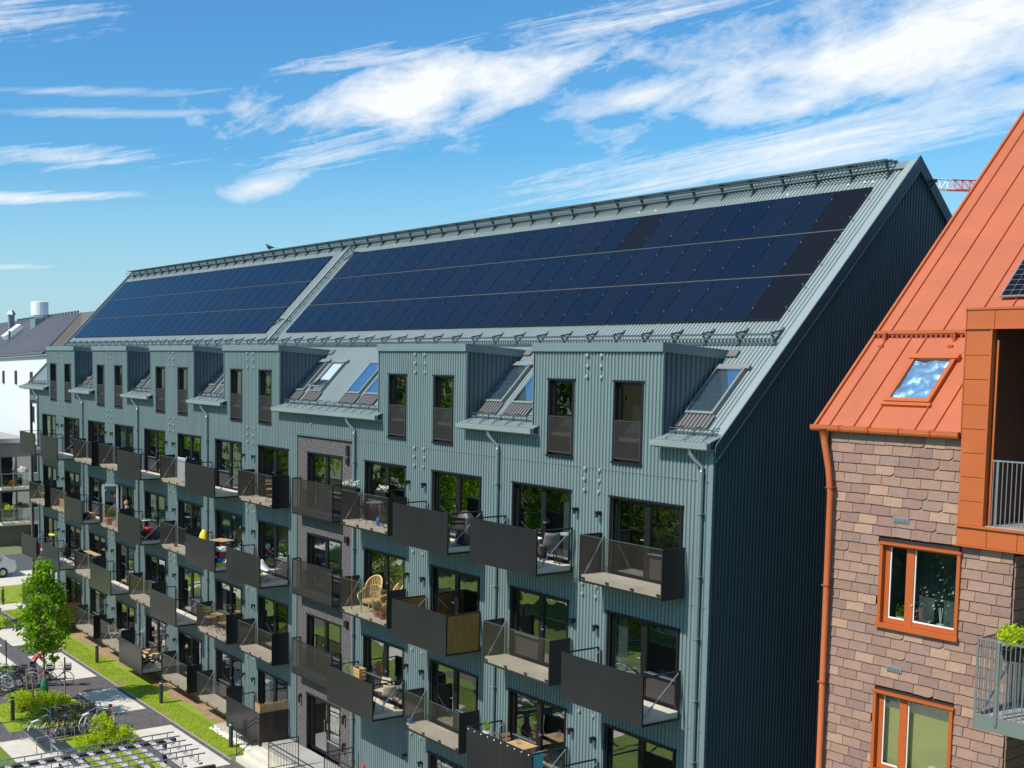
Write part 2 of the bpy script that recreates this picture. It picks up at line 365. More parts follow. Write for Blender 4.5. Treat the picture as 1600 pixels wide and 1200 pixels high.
def ob(name, me, parent=None, loc=None, rotz=0):
    o = D.objects.new(name, me); COL.objects.link(o)
    if parent is not None: o.parent = parent
    if loc is not None: o.location = loc
    if rotz: o.rotation_euler = (0, 0, rotz)
    return o
def thing(name, label, cat, loc=(0, 0, 0), rotz=0, group=None):
    o = ob(name, None, None, loc, rotz); o.empty_display_size = .2
    o['label'] = label; o['category'] = cat
    if group: o['group'] = group
    return o
def tag(o, label, cat, group=None):
    o['label'] = label; o['category'] = cat
    if group: o['group'] = group
    return o
def struct(o): o['kind'] = 'structure'; return o
def copy_tree(o, parent=None, loc=None, rotz=None):
    c = o.copy(); COL.objects.link(c); c.parent = parent
    if loc is not None: c.location = loc
    if rotz is not None: c.rotation_euler = (0, 0, rotz)
    for ch in list(o.children): copy_tree(ch, c)
    return c

def corrugated(mb, u0, u1, fn, P, pitch=.1152, depth=.034, crest=.42, flank=.12):
    """vertical ribs between u0 and u1; fn(u) -> list of (v0, v1); P(u, v, d) -> xyz, d = inward depth"""
    n = max(1, round((u1 - u0) / pitch)); p = (u1 - u0) / n
    for k in range(n):
        a = u0 + k * p; xs = [a, a + p * crest, a + p * (crest + flank), a + p * (1 - flank), a + p]
        ds = [0, 0, depth, depth, 0]
        iv = fn(a + p * .5)
        ivs = []
        for x in xs:
            q = fn(min(max(x, u0 + 1e-4), u1 - 1e-4)); ivs.append(q if len(q) == len(iv) and all(abs(q[i][0] - iv[i][0]) < .3 and abs(q[i][1] - iv[i][1]) < .3 for i in range(len(q))) else iv)
        for i in range(len(iv)):
            base = len(mb.v)
            for x, d, q in zip(xs, ds, ivs):
                mb.v.append(P(x, q[i][0], d)); mb.v.append(P(x, q[i][1], d))
            for j in range(4):
                b = base + 2 * j; mb.f.append((b, b + 2, b + 3, b + 1))

def subtract(iv, a, b):
    out = []
    for (x, y) in iv:
        if b <= x or a >= y: out.append((x, y)); continue
        if a > x: out.append((x, a))
        if b < y: out.append((b, y))
    return out

# ------------------------------------------------------------------ ground
G = 0.10
def sheet(name, m, x0, x1, y0, y1, z, label=None):
    return struct(MB().quad((x0, y0, z), (x1, y0, z), (x1, y1, z), (x0, y1, z)).build(name, m))
def psheet(name, m, pts, z): return struct(MB().poly([(x, y, z) for x, y in pts]).build(name, m))
sheet('ground', 'terrain', -1800, 1500, -1500, 1800, G - .02)
sheet('courtyard_lawn', 'lawndark', -49.2, 30, -34, -9.2, G - .008)
sheet('paved_path', 'paver', -49.2, 12, -9.2, -2.25, G - .012)
sheet('street', 'asphalt', -68, -61, -40, 60, G - .004)
sheet('pavement', 'concrete_light', -61, -56.4, -40, 60, G)
sheet('lawn_beyond_building', 'lawn', -56.4, -50.8, -40, 3, G)
sheet('side_path', 'concrete_light', -50.8, -49.2, -40, 5, G + .004)
sheet('lawn_corner', 'lawn', -49.2, -45.0, -7.5, -2.6, G)
sheet('lawn_strip', 'lawn', -49.2, -20.3, -2.25, -.5, G)
for x0, x1 in ((-44.5, -40.6), (-38.2, -33.1), (-30.85, -27.3), (-24.75, -19.4), (-17, -13.4)):
    sheet('concrete_paving', 'concrete_light', x0, x1, -4.25, -2.5, G - .004)
sheet('concrete_paving', 'concrete_light', -44.2, -40.9, -7.6, -4.7, G - .004)
sheet('concrete_paving', 'concrete_light', -40.2, -36.8, -7.9, -5.2, G - .004)
sheet('concrete_paving', 'concrete_light', -25.9, -21.2, -9.4, -7.35, G - .004)
psheet('lawn_island', 'lawn', [(-30.9, -4.75), (-28.95, -4.65), (-26.7, -5.9), (-26.9, -8.6), (-30.9, -8.3)], G)
psheet('lawn_island', 'lawn', [(-25.4, -4.75), (-17.0, -4.7), (-17.0, -7.1), (-25.2, -7.2)], G)
# soil strip beside the building with an uneven edge
pts = [(-49, -.02)]
x = -49.0
edge = []
while x < -20.3:
    edge.append((x, -.74 - .42 * mnoise.noise(Vector((x * .8, 3, 0))) - .12 * math.sin(x * 1.7))); x += .45
psheet('soil_strip', 'soil', [(-49, .0)] + edge + [(-20.3, 0.0)], G + .006)
for k, (x_, y_, w_) in enumerate(((-44, -1.9, .5), (-39.5, -2.0, .4), (-31.5, -1.95, .6), (-26.2, -2.05, .35), (-22.3, -1.2, .4))):
    psheet('worn_patch', 'soil', [(x_ + w_ * math.cos(a * .7) * (1 + .3 * math.sin(a * 2.3 + k)), y_ + .16 * math.sin(a * .7) * (1 + .3 * math.cos(a * 3.1))) for a in range(9)], G + .010)
sheet('gravel_strip', 'gravel', -23.9, -20.2, -1.0, -.0, G + .012)
# grass blades over the lawns
def grass():
    b = MB(); r = random.Random(3)
    regs = [(-49, -20.3, -2.25, -1.0, 18000), (-30.9, -27, -8.3, -5.0, 5000), (-25.2, -18, -7.1, -4.8, 4000), (-56, -51, -6, 2.5, 3500), (-49, -45.2, -7.4, -2.7, 2500)]
    for x0, x1, y0, y1, n in regs:
        for _ in range(n):
            x = r.uniform(x0, x1); y = r.uniform(y0, y1); h = r.uniform(.015, .05); a = r.uniform(0, 6.28); w = .012
            dx, dy = math.cos(a) * w, math.sin(a) * w; lx, ly = r.uniform(-.04, .04), r.uniform(-.04, .04)
            i = len(b.v); b.v += [(x - dx, y - dy, G), (x + dx, y + dy, G), (x + lx, y + ly, G + h)]; b.f.append((i, i + 1, i + 2))
    o = b.build('grass_blades', 'grassblade'); o['kind'] = 'stuff'
grass()

# ------------------------------------------------------------------ teal apartment building
PER = 3.736
def wx(i): return -3.15 - PER * i          # left edge of window i (4 = stair bay)
TOPS = {4: 11.66, 3: 8.695, 2: 5.73, 1: 2.765}
DORM = [(-6.13, -1.6), (-13.62, -9.1), (-24.8, -20.25), (-32.3, -27.73), (-39.78, -35.2), (-47.05, -42.6)]
BRX0, BRX1, BRZ = -18.83, -15.12, 12.22
HH = 1.99; WW = 2.25
bld = thing('apartment_building', 'long teal corrugated apartment building with steep solar roof and dark balconies', 'building', (0, 0, 0))
wins = []                                   # (x0, x1, z0, z1, kind, i, level)
for i in range(13):
    if i == 4: continue
    for lv in (4, 3, 2, 1):
        if lv == 1 and i == 3: continue
        wins.append((wx(i), wx(i) + WW, TOPS[lv] - HH, TOPS[lv], 'door', i, lv))
for (a, b_) in DORM:
    c = (a + b_) / 2
    for s in (-1.20, 1.20): wins.append((c + s - .45, c + s + .45, 12.57, 14.58, 'french', 0, 5))
def front(u):
    top = 13.25
    for a, b_ in DORM:
        if a <= u <= b_: top = 15.34
    iv = [(12.4 if u < -48.85 else .5, top)]
    if BRX0 < u < BRX1: iv = [(BRZ + .04, top)]
    for (x0, x1, z0, z1, k, i, lv) in wins:
        if x0 - .01 < u < x1 + .01: iv = subtract(iv, z0, z1)
    return iv
mb = MB(); corrugated(mb, -50.4, -.0, front, lambda u, v, d: (u, d, v))
# soffit edge of the wall over the corner recess
mb.build('front_wall', 'cladding', bld)
# horizontal sheet joints, barely visible
mb = MB()
for zj in (12.34, 9.37, 6.42, 3.44):
    u = -48.7; start = None
    while u < .0:
        solid = any(p[0] < zj - .02 and p[1] > zj + .02 for p in front(u))
        if solid and start is None: start = u
        if (not solid or u > -.08) and start is not None:
            if u - start > .15: mb.box(start, u, -.004, .03, zj - .005, zj + .005)
            start = None
        u += .06
mb.build('sheet_joint', 'trim', bld)
MB().box(-48.85, 0.0, .02, .3, 0, .5).build('plinth', 'concrete', bld)
# inner body so no light leaks: side, rear, slabs
mb = MB()
mb.box(-48.85, -.05, 14.0, 14.15, 0, 13.2)
mb.box(-48.85, -48.7, .06, 14.0, 0, 13.2)
mb.box(-48.7, -.05, .62, 14.0, .0, .3)
for z in (3.55, 6.52, 9.48, 12.4): mb.box(-48.7, -.05, .2, 14.0, z - .2, z)
mb.box(-50.4, -48.7, .05, 14.0, 12.2, 12.38)
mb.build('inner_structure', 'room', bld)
# gable wall facing +x
E0 = 13.12
def gz(y): return E0 + (y if y < 7.07 else 14.14 - y)
mb = MB()
corrugated(mb, .0, 14.14, lambda u: [(.5, gz(u) - .02)], lambda u, v, d: (-d, u, v))
mb.build('gable_wall', 'gable', bld)
MB().box(-.06, .012, -.012, .07, .5, 13.1).build('corner_trim', 'trim', bld)
MB().box(-.25, -.03, .0, 14.0, 0, .5).build('plinth', 'concrete', bld)
# roof: front and rear slopes with ribs, from y=.3 up to the ridge
S2 = math.sqrt(.5)
RZ = 13.05
mb = MB(); corrugated(mb, -51.2, .06, lambda u: [(.05, 7.07)], lambda u, v, d: (u, v + d * S2, RZ + v - d * S2), depth=.035)
mb.quad((-51.2, 7.07, 20.12), (.06, 7.07, 20.12), (.06, 14.2, 12.99), (-51.2, 14.2, 12.99))
mb.quad((-51.2, .1, 13.0), (-51.2, 7.07, 20.0), (-51.2, 14.1, 13.0), (-51.2, 7.0, 13.0))
mb.build('roof', 'roofmetal', bld)
mb = MB()
mb.obox((-51.2, 6.88, 19.97), (51.28, 0, 0), (0, .20, .20), (0, -.02, .02)); mb.obox((-51.2, 7.08, 20.17), (51.28, 0, 0), (0, .2, -.2), (0, .02, .02))
mb.build('ridge_cap', 'trim', bld)
# verges
mb = MB()
mb.obox((-.20, .12, 13.10 + .12), (.26, 0, 0), (0, 6.95, 6.95), (0, -.02, .02))
mb.build('verge_flashing', 'roofmetal', bld)
mb = MB()
mb.obox((.045, -.02, 13.15 - .33), (.03, 0, 0), (0, 7.10, 7.10), (0, 0, .36))
mb.obox((.045, 7.08, 20.25 - .33), (.03, 0, 0), (0, 7.10, -7.10), (0, 0, .36))
mb.build('barge_board', 'gabletrim', bld)
mb = MB()
mb.obox((.045, 0.00, 12.80), (.045, 0, 0), (0, 7.1, 7.1), (0, 0, .022))
mb.build('barge_edge', 'roofmetal', bld)
mb = MB(); mb.obox((-51.26, .0, 12.98), (.06, 0, 0), (0, 7.08, 7.08), (0, -.06, .2)); mb.build('verge_flashing', 'roofmetal', bld)
# valley joint between the two arrays: flat strip + cover
mb = MB(); mb.obox((-26.02, .3, RZ + .33), (.10, 0, 0), (0, 6.6, 6.6), (0, -.03, .03))
mb.build('roof_joint_cover', 'roofmetal', bld)
mb = MB()
for xx in (-25.78, -25.48): mb.tube([(xx, 2.65, RZ + 2.65 + .12), (xx, 6.85, RZ + 6.85 + .12)], .018, 5)
k = 2.7
while k < 6.85:
    mb.tube([(-25.78, k, RZ + k + .12), (-25.48, k, RZ + k + .12)], .016, 5); k += .22
for k in (3, 4.2, 5.4, 6.6):
    for xx in (-25.78, -25.48): mb.tube([(xx, k, RZ + k), (xx, k, RZ + k + .12)], .015, 4)
mb.build('roof_ladder', 'guard', bld)
for (yy, xx) in ((3.4, -26.6), (6.3, -25.2)):
    mb = MB(); mb.tube([(xx + .25 * math.sin(t * .6), yy + .0 + t * .04, RZ + yy + t * .04 + .05 + .05 * math.sin(t)) for t in range(-3, 7)] + [(xx + 1.2, yy + .1, RZ + yy + .14)], .022, 5)
    mb.build('cable', 'black', bld)
# lips, gutters and guards in front of the bays
bays = [(-1.6, .05), (-9.1, -6.13), (-20.25, -13.62), (-27.73, -24.8), (-35.2, -32.3), (-42.6, -39.78), (-51.2, -47.05)]
for bi, (a, b_) in enumerate(bays):
    a2, b2 = (a + .0, b_ + .22) if bi else (a + .0, b_ - .01)
    if bi == 6: a2 = a - .2
    mb = MB(); corrugated(mb, a2, b2, lambda u: [(0, 1)], lambda u, v, d: (u, -.20 + v * .50, 13.245 + v * .17 - d), depth=.03)
    mb.build('eaves_sheet', 'roofmetal', bld)
    mb = MB(); prof = [(-.20, 13.235), (-.21, 13.10), (-.27, 13.07), (-.33, 13.10), (-.345, 13.235), (-.33, 13.235), (-.315, 13.115), (-.27, 13.09), (-.225, 13.115), (-.215, 13.235)]
    n0 = len(mb.v)
    for x_ in (a2 - .04, b2 + .04): mb.v += [(x_, y, z) for y, z in prof]
    for j in range(10): mb.f.append((n0 + j, n0 + (j + 1) % 10, n0 + 10 + (j + 1) % 10, n0 + 10 + j))
    mb.f += [(n0, n0 + 1, n0 + 2, n0 + 3, n0 + 4), (n0 + 14, n0 + 13, n0 + 12, n0 + 11, n0 + 10)]
    mb.box(a2, b2, -.2, .06, 13.05, 13.10)
    mb.build('gutter', 'roofmetal', bld)
    # small snow guard
    mb = MB(); y, z = .22, 13.42
    for dz in (.02, .09): mb.tube([(a + .1, y - .04, z + dz), (b_ - .1, y - .04, z + dz)], .013, 5)
    mb.box(a + .1, b_ - .12, y - .05, y - .046, z - .02, z + .02)
    x = a + .3
    while x < b_ - .1:
        mb.obox((x, y + .16, z + .12), (.02, 0, 0), (0, -.20, .0), (0, .02, .02)); mb.obox((x, y - .06, z + .11), (.02, 0, 0), (0, .03, 0), (0, -.02, -.21))
        mb.tube([(x, y - .38, 13.27), (x, y - .30, 13.33), (x, y, 13.44)], .012, 4)
        x += .55
    mb.build('bay_snow_guard', 'guard', bld)
# ------ upper snow guard and ridge walkway
def bracket_mesh():
    b = MB()
    b.obox((-.02, .0, .02), (.04, 0, 0), (0, .42, .42), (0, -.02, .02))
    b.obox((-.015, .10, .12), (.03, 0, 0), (0, -.16, .16), (0, .03, .03))
    b.obox((-.015, .36, .36), (.03, 0, 0), (0, -.40, -.06), (0, -.01, .04))
    return b.mesh('bracket', 'guard')
brm = bracket_mesh()
x = -.45
while x > -50.9:
    ob('guard_bracket', brm, bld, (x, 2.42, RZ + 2.42)); x -= 1.035
mb = MB()
for y, dz in ((2.36, .27), (2.34, .17), (2.50, .30)): mb.tube([(-50.9, y, RZ + 2.42 + dz), (-.35, y, RZ + 2.42 + dz)], .013, 5)
mb.build('guard_rail', 'guard', bld)
mb = MB(); x = -50.9
while x < -.4:
    mb.box(x, x + .06, 2.385, 2.39, RZ + 2.46, RZ + 2.62); x += .115
mb.build('guard_grille', 'guard', bld)
def wbracket():
    b = MB(); b.obox((-.02, 0, .02), (.04, 0, 0), (0, .26, .26), (0, -.02, .02)); b.obox((-.018, .06, .08), (.036, 0, 0), (0, .04, 0), (0, -.08, .42))
    b.obox((-.018, -.12, .46), (.036, 0, 0), (0, .5, 0), (0, 0, .035)); b.obox((-.018, .12, .14), (.036, 0, 0), (0, .04, 0), (0, -.26, .34))
    return b.mesh('walk_bracket', 'guard')
wbm = wbracket(); x = -.55
while x > -50.9:
    ob('walkway_bracket', wbm, bld, (x, 6.66, RZ + 6.66)); x -= 1.035
mb = MB(); x = -50.95
while x < -.6:
    mb.box(x, x + .035, 6.58, 7.00, RZ + 7.155, RZ + 7.175); x += .115
for y in (6.58, 6.79, 7.00): mb.box(-50.95, -.5, y - .012, y + .012, RZ + 7.14, RZ + 7.185)
mb.build('ridge_walkway', 'guard', bld)
mb = MB(); mb.tube([(-51.3, 6.55, RZ + 7.05), (-.5, 6.55, RZ + 7.05)], .016, 5); mb.tube([(-51.3, 6.60, RZ + 6.90), (-.5, 6.60, RZ + 6.90)], .014, 5)
mb.build('ridge_rail', 'guard', bld)
# small white sensor studs near the ridge
stud = MB().lathe([(.03, 0), (.03, .04), (.015, .05)], n=8).mesh('roof_stud', 'white')
for x in (-.9, -1.15, -1.6, -3.4, -8.2, -8.9, -12.5, -17.2, -22.3, -30.1, -33, -36.5, -41.2, -50.7): ob('roof_stud', stud, bld, (x, 6.56 + .1 * ((x * 7) % 1), RZ + 6.56 + .1 * ((x * 7) % 1)))
# floodlight at the gable top
mb = MB(); mb.tube([(.06, 7.5, 19.5), (.16, 7.55, 19.62)], .02, 5); mb.box(.10, .20, 7.52, 7.62, 19.62, 19.70); mb.build('floodlight', 'black', bld)

# ------ dormers
for (a, b_) in DORM:
    mb = MB()
    def side(u): return [(max(13.15, RZ + u), 15.36 - .085 * u)]
    for xs, sg in ((b_, 1), (a, -1)):
        corrugated(mb, .02, 2.18, side, (lambda u, v, d, xs=xs, sg=sg: (xs - sg * d, u, v)), pitch=.17)
    mb.box(a + .05, b_ - .05, .75, .8, 12.5, 15.2)
    mb.build('dormer_cheek', 'gable', bld)
    mb = MB(); o = .05
    # low-slope lid with fascia
    A = [(a - o, -.06), (b_ + o, -.06), (b_ + o, 2.35), (a - o, 2.35)]
    i = len(mb.v)
    for (x, y) in A: mb.v.append((x, y, 15.56 - .085 * max(0, y)))
    for (x, y) in A: mb.v.append((x, y, 15.335 - .085 * max(0, y)))
    mb.f += [(0, 1, 2, 3), (4, 7, 6, 5), (0, 4, 5, 1), (1, 5, 6, 2), (2, 6, 7, 3), (3, 7, 4, 0)]
    mb.build('dormer_roof', 'trim', bld)
    MB().box(b_ + .004, b_ + .035, -.015, .05, 13.2, 15.33).build('dormer_corner_trim', 'trim', bld); MB().box(a - .035, a - .004, -.015, .05, 13.2, 15.33).build('dormer_corner_trim', 'trim', bld)
    # back flashing where the lid meets the roof
    mb = MB(); mb.obox((b_ - .1, 2.12, RZ + 2.12 + .03), (.45, 0, 0), (0, .16, .16), (0, -.02, .02)); mb.build('dormer_flashing', 'flashing', bld)

# ------ solar arrays (things on the roof)
def solar_array(label, x0, x1, ncol, dark):
    t = thing('solar_array', label, 'solar panels', ((x0 + x1) / 2, 3.02, 13.05 + 3.02), 0, 'solar arrays on the teal roof')
    ox, oy, oz = t.location
    pw = (x1 - x0) / ncol; gap = .012
    b = MB(); L_ = 1.118
    b.obox((gap, 0, -.035), (pw - 2 * gap, 0, 0), (0, L_, L_), (0, -.03, .03))
    frm = b.mesh('solar_panel', 'cellframe')
    def cells(nm, m_):
        b = MB(); b.obox((gap + .012, .012, -.035 + .012), (pw - 2 * gap - .024, 0, 0), (0, L_ - .024, L_ - .024), (0, -.033, .033)); return b.mesh(nm, m_)
    cm, cmd = cells('cells', 'cell'), cells('cells', 'cell_dark')
    for r in range(3):
        for c in range(ncol):
            y = 3.02 + r * 1.153
            p = ob('solar_panel', frm, t, (x0 + c * pw - ox, y - oy, 13.05 + y + .06 - oz))
            ob('cells', cmd if (r, c) in dark else cm, p)
    b = MB()
    for r in range(3):
        for k in (.28, .86):
            y = 3.02 + r * 1.153 + k; b.box(x0 - .05 - ox, x1 + .07 - ox, y - .02 - oy, y + .02 - oy, 13.05 + y - .02 - oz, 13.05 + y + .02 - oz)
    b.build('mounting_rail', 'steel', t)
    b = MB()
    for r in (1, 2):
        y = 3.02 + r * 1.153 - .018; b.obox((x0 - ox, y - oy, 13.05 + y + .035 - oz), (x1 - x0, 0, 0), (0, .022, .022), (0, -.012, .012))
    b.build('row_joint', 'steel', t)
    b = MB()
    for r in range(3):
        for c in range(ncol + 1):
            for k in (.28, .86):
                y = 3.02 + r * 1.153 + k; b.box(x0 + c * pw - .010 - ox, x0 + c * pw + .010 - ox, y - .055 - oy, y - .035 - oy, 13.05 + y + .06 - oz, 13.05 + y + .095 - oz)
    o = b.build('clamps', 'rooflight_frame', t); o['kind'] = 'stuff'
    return t
solar_array('larger array of solar panels on the near right part of the teal roof', -25.0, -.74, 25, {(0, 24), (1, 24), (2, 24), (2, 17)})
solar_array('far array of solar panels at the left end of the teal roof', -50.9, -26.76, 25, set())

# ------ windows
def window_proto(kind, flip=False, curtain=None):
    """local origin: bottom left of the opening, y into the wall"""
    w = WW if kind != 'french' else .90
    h = HH if kind != 'french' else 2.01
    f = MB(); t = .045
    # lining / reveal standing 2 cm proud
    f.box(-.05, .012, -.022, .17, -.0, h + .0); f.box(w - .012, w + .05, -.022, .17, -.0, h + .0)
    f.box(-.07, w + .07, -.035, .17, h - .012, h + .04); f.box(-.06, w + .06, -.05, .17, -.05, .005)
    y0, y1 = .10, .16
    holes = []
    if kind == 'french':
        f.box(.012, .075, y0, y1, .005, h - .012); f.box(w - .075, w - .012, y0, y1, .005, h - .012)
        f.box(.075, w - .075, y0, y1, .005, .09); f.box(.075, w - .075, y0, y1, h - .09, h - .012)
        holes = [(.075, w - .075, .09, h - .09)]
        doorx = None
    else:
        mid = w * .5 + (.0)
        f.box(.012, .09, y0, y1, .005, h - .012); f.box(w - .09, w - .012, y0, y1, .005, h - .012)
        f.box(mid - .09, mid + .09, y0 - .01, y1, .005, h - .012)
        for a, b_ in ((.09, mid - .09), (mid + .09, w - .09)): f.box(a, b_, y0, y1, h - .09, h - .012); f.box(a, b_, y0, y1, .005, .09)
        left_door = not flip
        d0, d1 = (.09, mid - .09) if left_door else (mid + .09, w - .09)
        s0, s1 = (mid + .09, w - .09) if left_door else (.09, mid - .09)
        f.box(s0, s1, y0 - .02, y1, .62, .70)
        holes = [(d0, d1, .09, h - .09), (s0, s1, .70, h - .09)]
    fo = f.build('window', 'frame', None)
    for (a, b_, z0, z1) in holes:
        cx, cz = (a + b_) / 2, (z0 + z1) / 2
        p = MB().quad((a - cx, 0, z0 - cz), (b_ - cx, 0, z0 - cz), (b_ - cx, 0, z1 - cz), (a - cx, 0, z1 - cz)).build('pane', 'glass', fo, (cx, .13, cz))
    if kind != 'french':
        MB().box(s0, s1, y0 + .005, y1, .09, .62).build('spandrel_panel', 'spandrel', fo)
        hx = (mid - .06) if left_door else (mid + .06)
        b = MB(); b.box(hx - .012, hx + .012, .05, .10, .95, 1.10); b.tube([(hx, .055, 1.02), (hx + (.11 if not left_door else -.11), .055, 1.02)], .014, 6)
        b.build('handle', 'chrome', fo)
        MB().box(s0 - .03, s1 + .03, .06, .10, .69, .71).build('sill', 'steel', fo)
    else:
        # guard sheet outside the lower half
        g = MB(); g.box(.03, w - .03, -.012, -.006, .10, 1.02); g.build('guard_sheet', 'mesh', fo)
        g = MB(); g.box(.02, w - .02, -.02, .002, 1.02, 1.045); g.box(.015, .04, -.02, .002, .07, 1.02); g.box(w - .04, w - .015, -.02, .002, .07, 1.02); g.box(.02, w - .02, -.02, .002, .07, .1)
        g.build('guard_frame', 'spandrel', fo)
    r = MB(); D_ = 1.3 if kind != 'french' else .5
    r.quad((-.04, D_, -.04), (w + .04, D_, -.04), (w + .04, D_, h + .04), (-.04, D_, h + .04)); r.quad((-.04, .18, -.0), (-.04, D_, -.0), (-.04, D_, h), (-.04, .18, h)); r.quad((w + .04, .18, 0), (w + .04, D_, 0), (w + .04, D_, h), (w + .04, .18, h))
    r.quad((-.04, .18, 0), (w + .04, .18, 0), (w + .04, D_, 0), (-.04, D_, 0)); r.quad((-.04, .18, h), (w + .04, .18, h), (w + .04, D_, h), (-.04, D_, h))
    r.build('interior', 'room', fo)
    if curtain:
        c = MB(); n = 14
        spans = {'full': [(.1, w * .5 - .1), (w * .5 + .1, w - .1)], 'left': [(.1, .42)], 'right': [(w - .5, w - .1)]}[curtain[1]]
        for (a, b_) in spans:
            zt = h - .08; zb = .7 if curtain[1] == 'full' else .1
            for k in range(n):
                xa = a + (b_ - a) * k / n; xb = a + (b_ - a) * (k + 1) / n; ya = .26 + .03 * (k % 2); yb = .26 + .03 * ((k + 1) % 2)
                c.quad((xa, ya, zb), (xb, yb, zb), (xb, yb, zt), (xa, ya, zt))
        c.build('curtain', curtain[0], fo)
    return fo
protos = {}
def get_proto(kind, flip, cur):
    key = (kind, flip, cur)
    if key not in protos: protos[key] = window_proto(kind, flip, cur); protos[key]['used'] = 0
    return protos[key]
curt = {(11, 3): ('curtain_red', 'full'), (10, 3): ('curtain_red', 'right'), (0, 3): ('curtain_grey', 'left'), (1, 4): ('curtain_grey', 'right'), (12, 4): ('curtain_white', 'left'),
        (9, 4): ('curtain_grey', 'full'), (8, 3): ('curtain_white', 'left'), (5, 1): ('curtain_grey', 'left'), (9, 3): ('curtain_white', 'right'), (6, 2): ('curtain_white', 'left'), (7, 4): ('curtain_grey', 'right'), (10, 1): ('curtain_white', 'full')}
for (x0, x1, z0, z1, kind, i, lv) in wins:
    flip = False
    if kind == 'door': flip = bool(i % 2 if i < 4 else (i - 1) % 2)
    pr = get_proto(kind, flip, curt.get((i, lv)) if kind == 'door' else None)
    if pr['used'] == 0: w = pr; pr['used'] = 1; w.parent = bld; w.location = (x0, 0, z0)
    else: w = copy_tree(pr, bld, (x0, 0, z0))
    for ch in w.children:
        if ch.name.startswith('pane'):
            ch.rotation_euler = (math.radians(R_.uniform(-.5, .5)), 0, math.radians(R_.uniform(-.7, .7)))
for pr in protos.values():
    del pr['used']
for o in D.objects:
    if 'used' in o: del o['used']

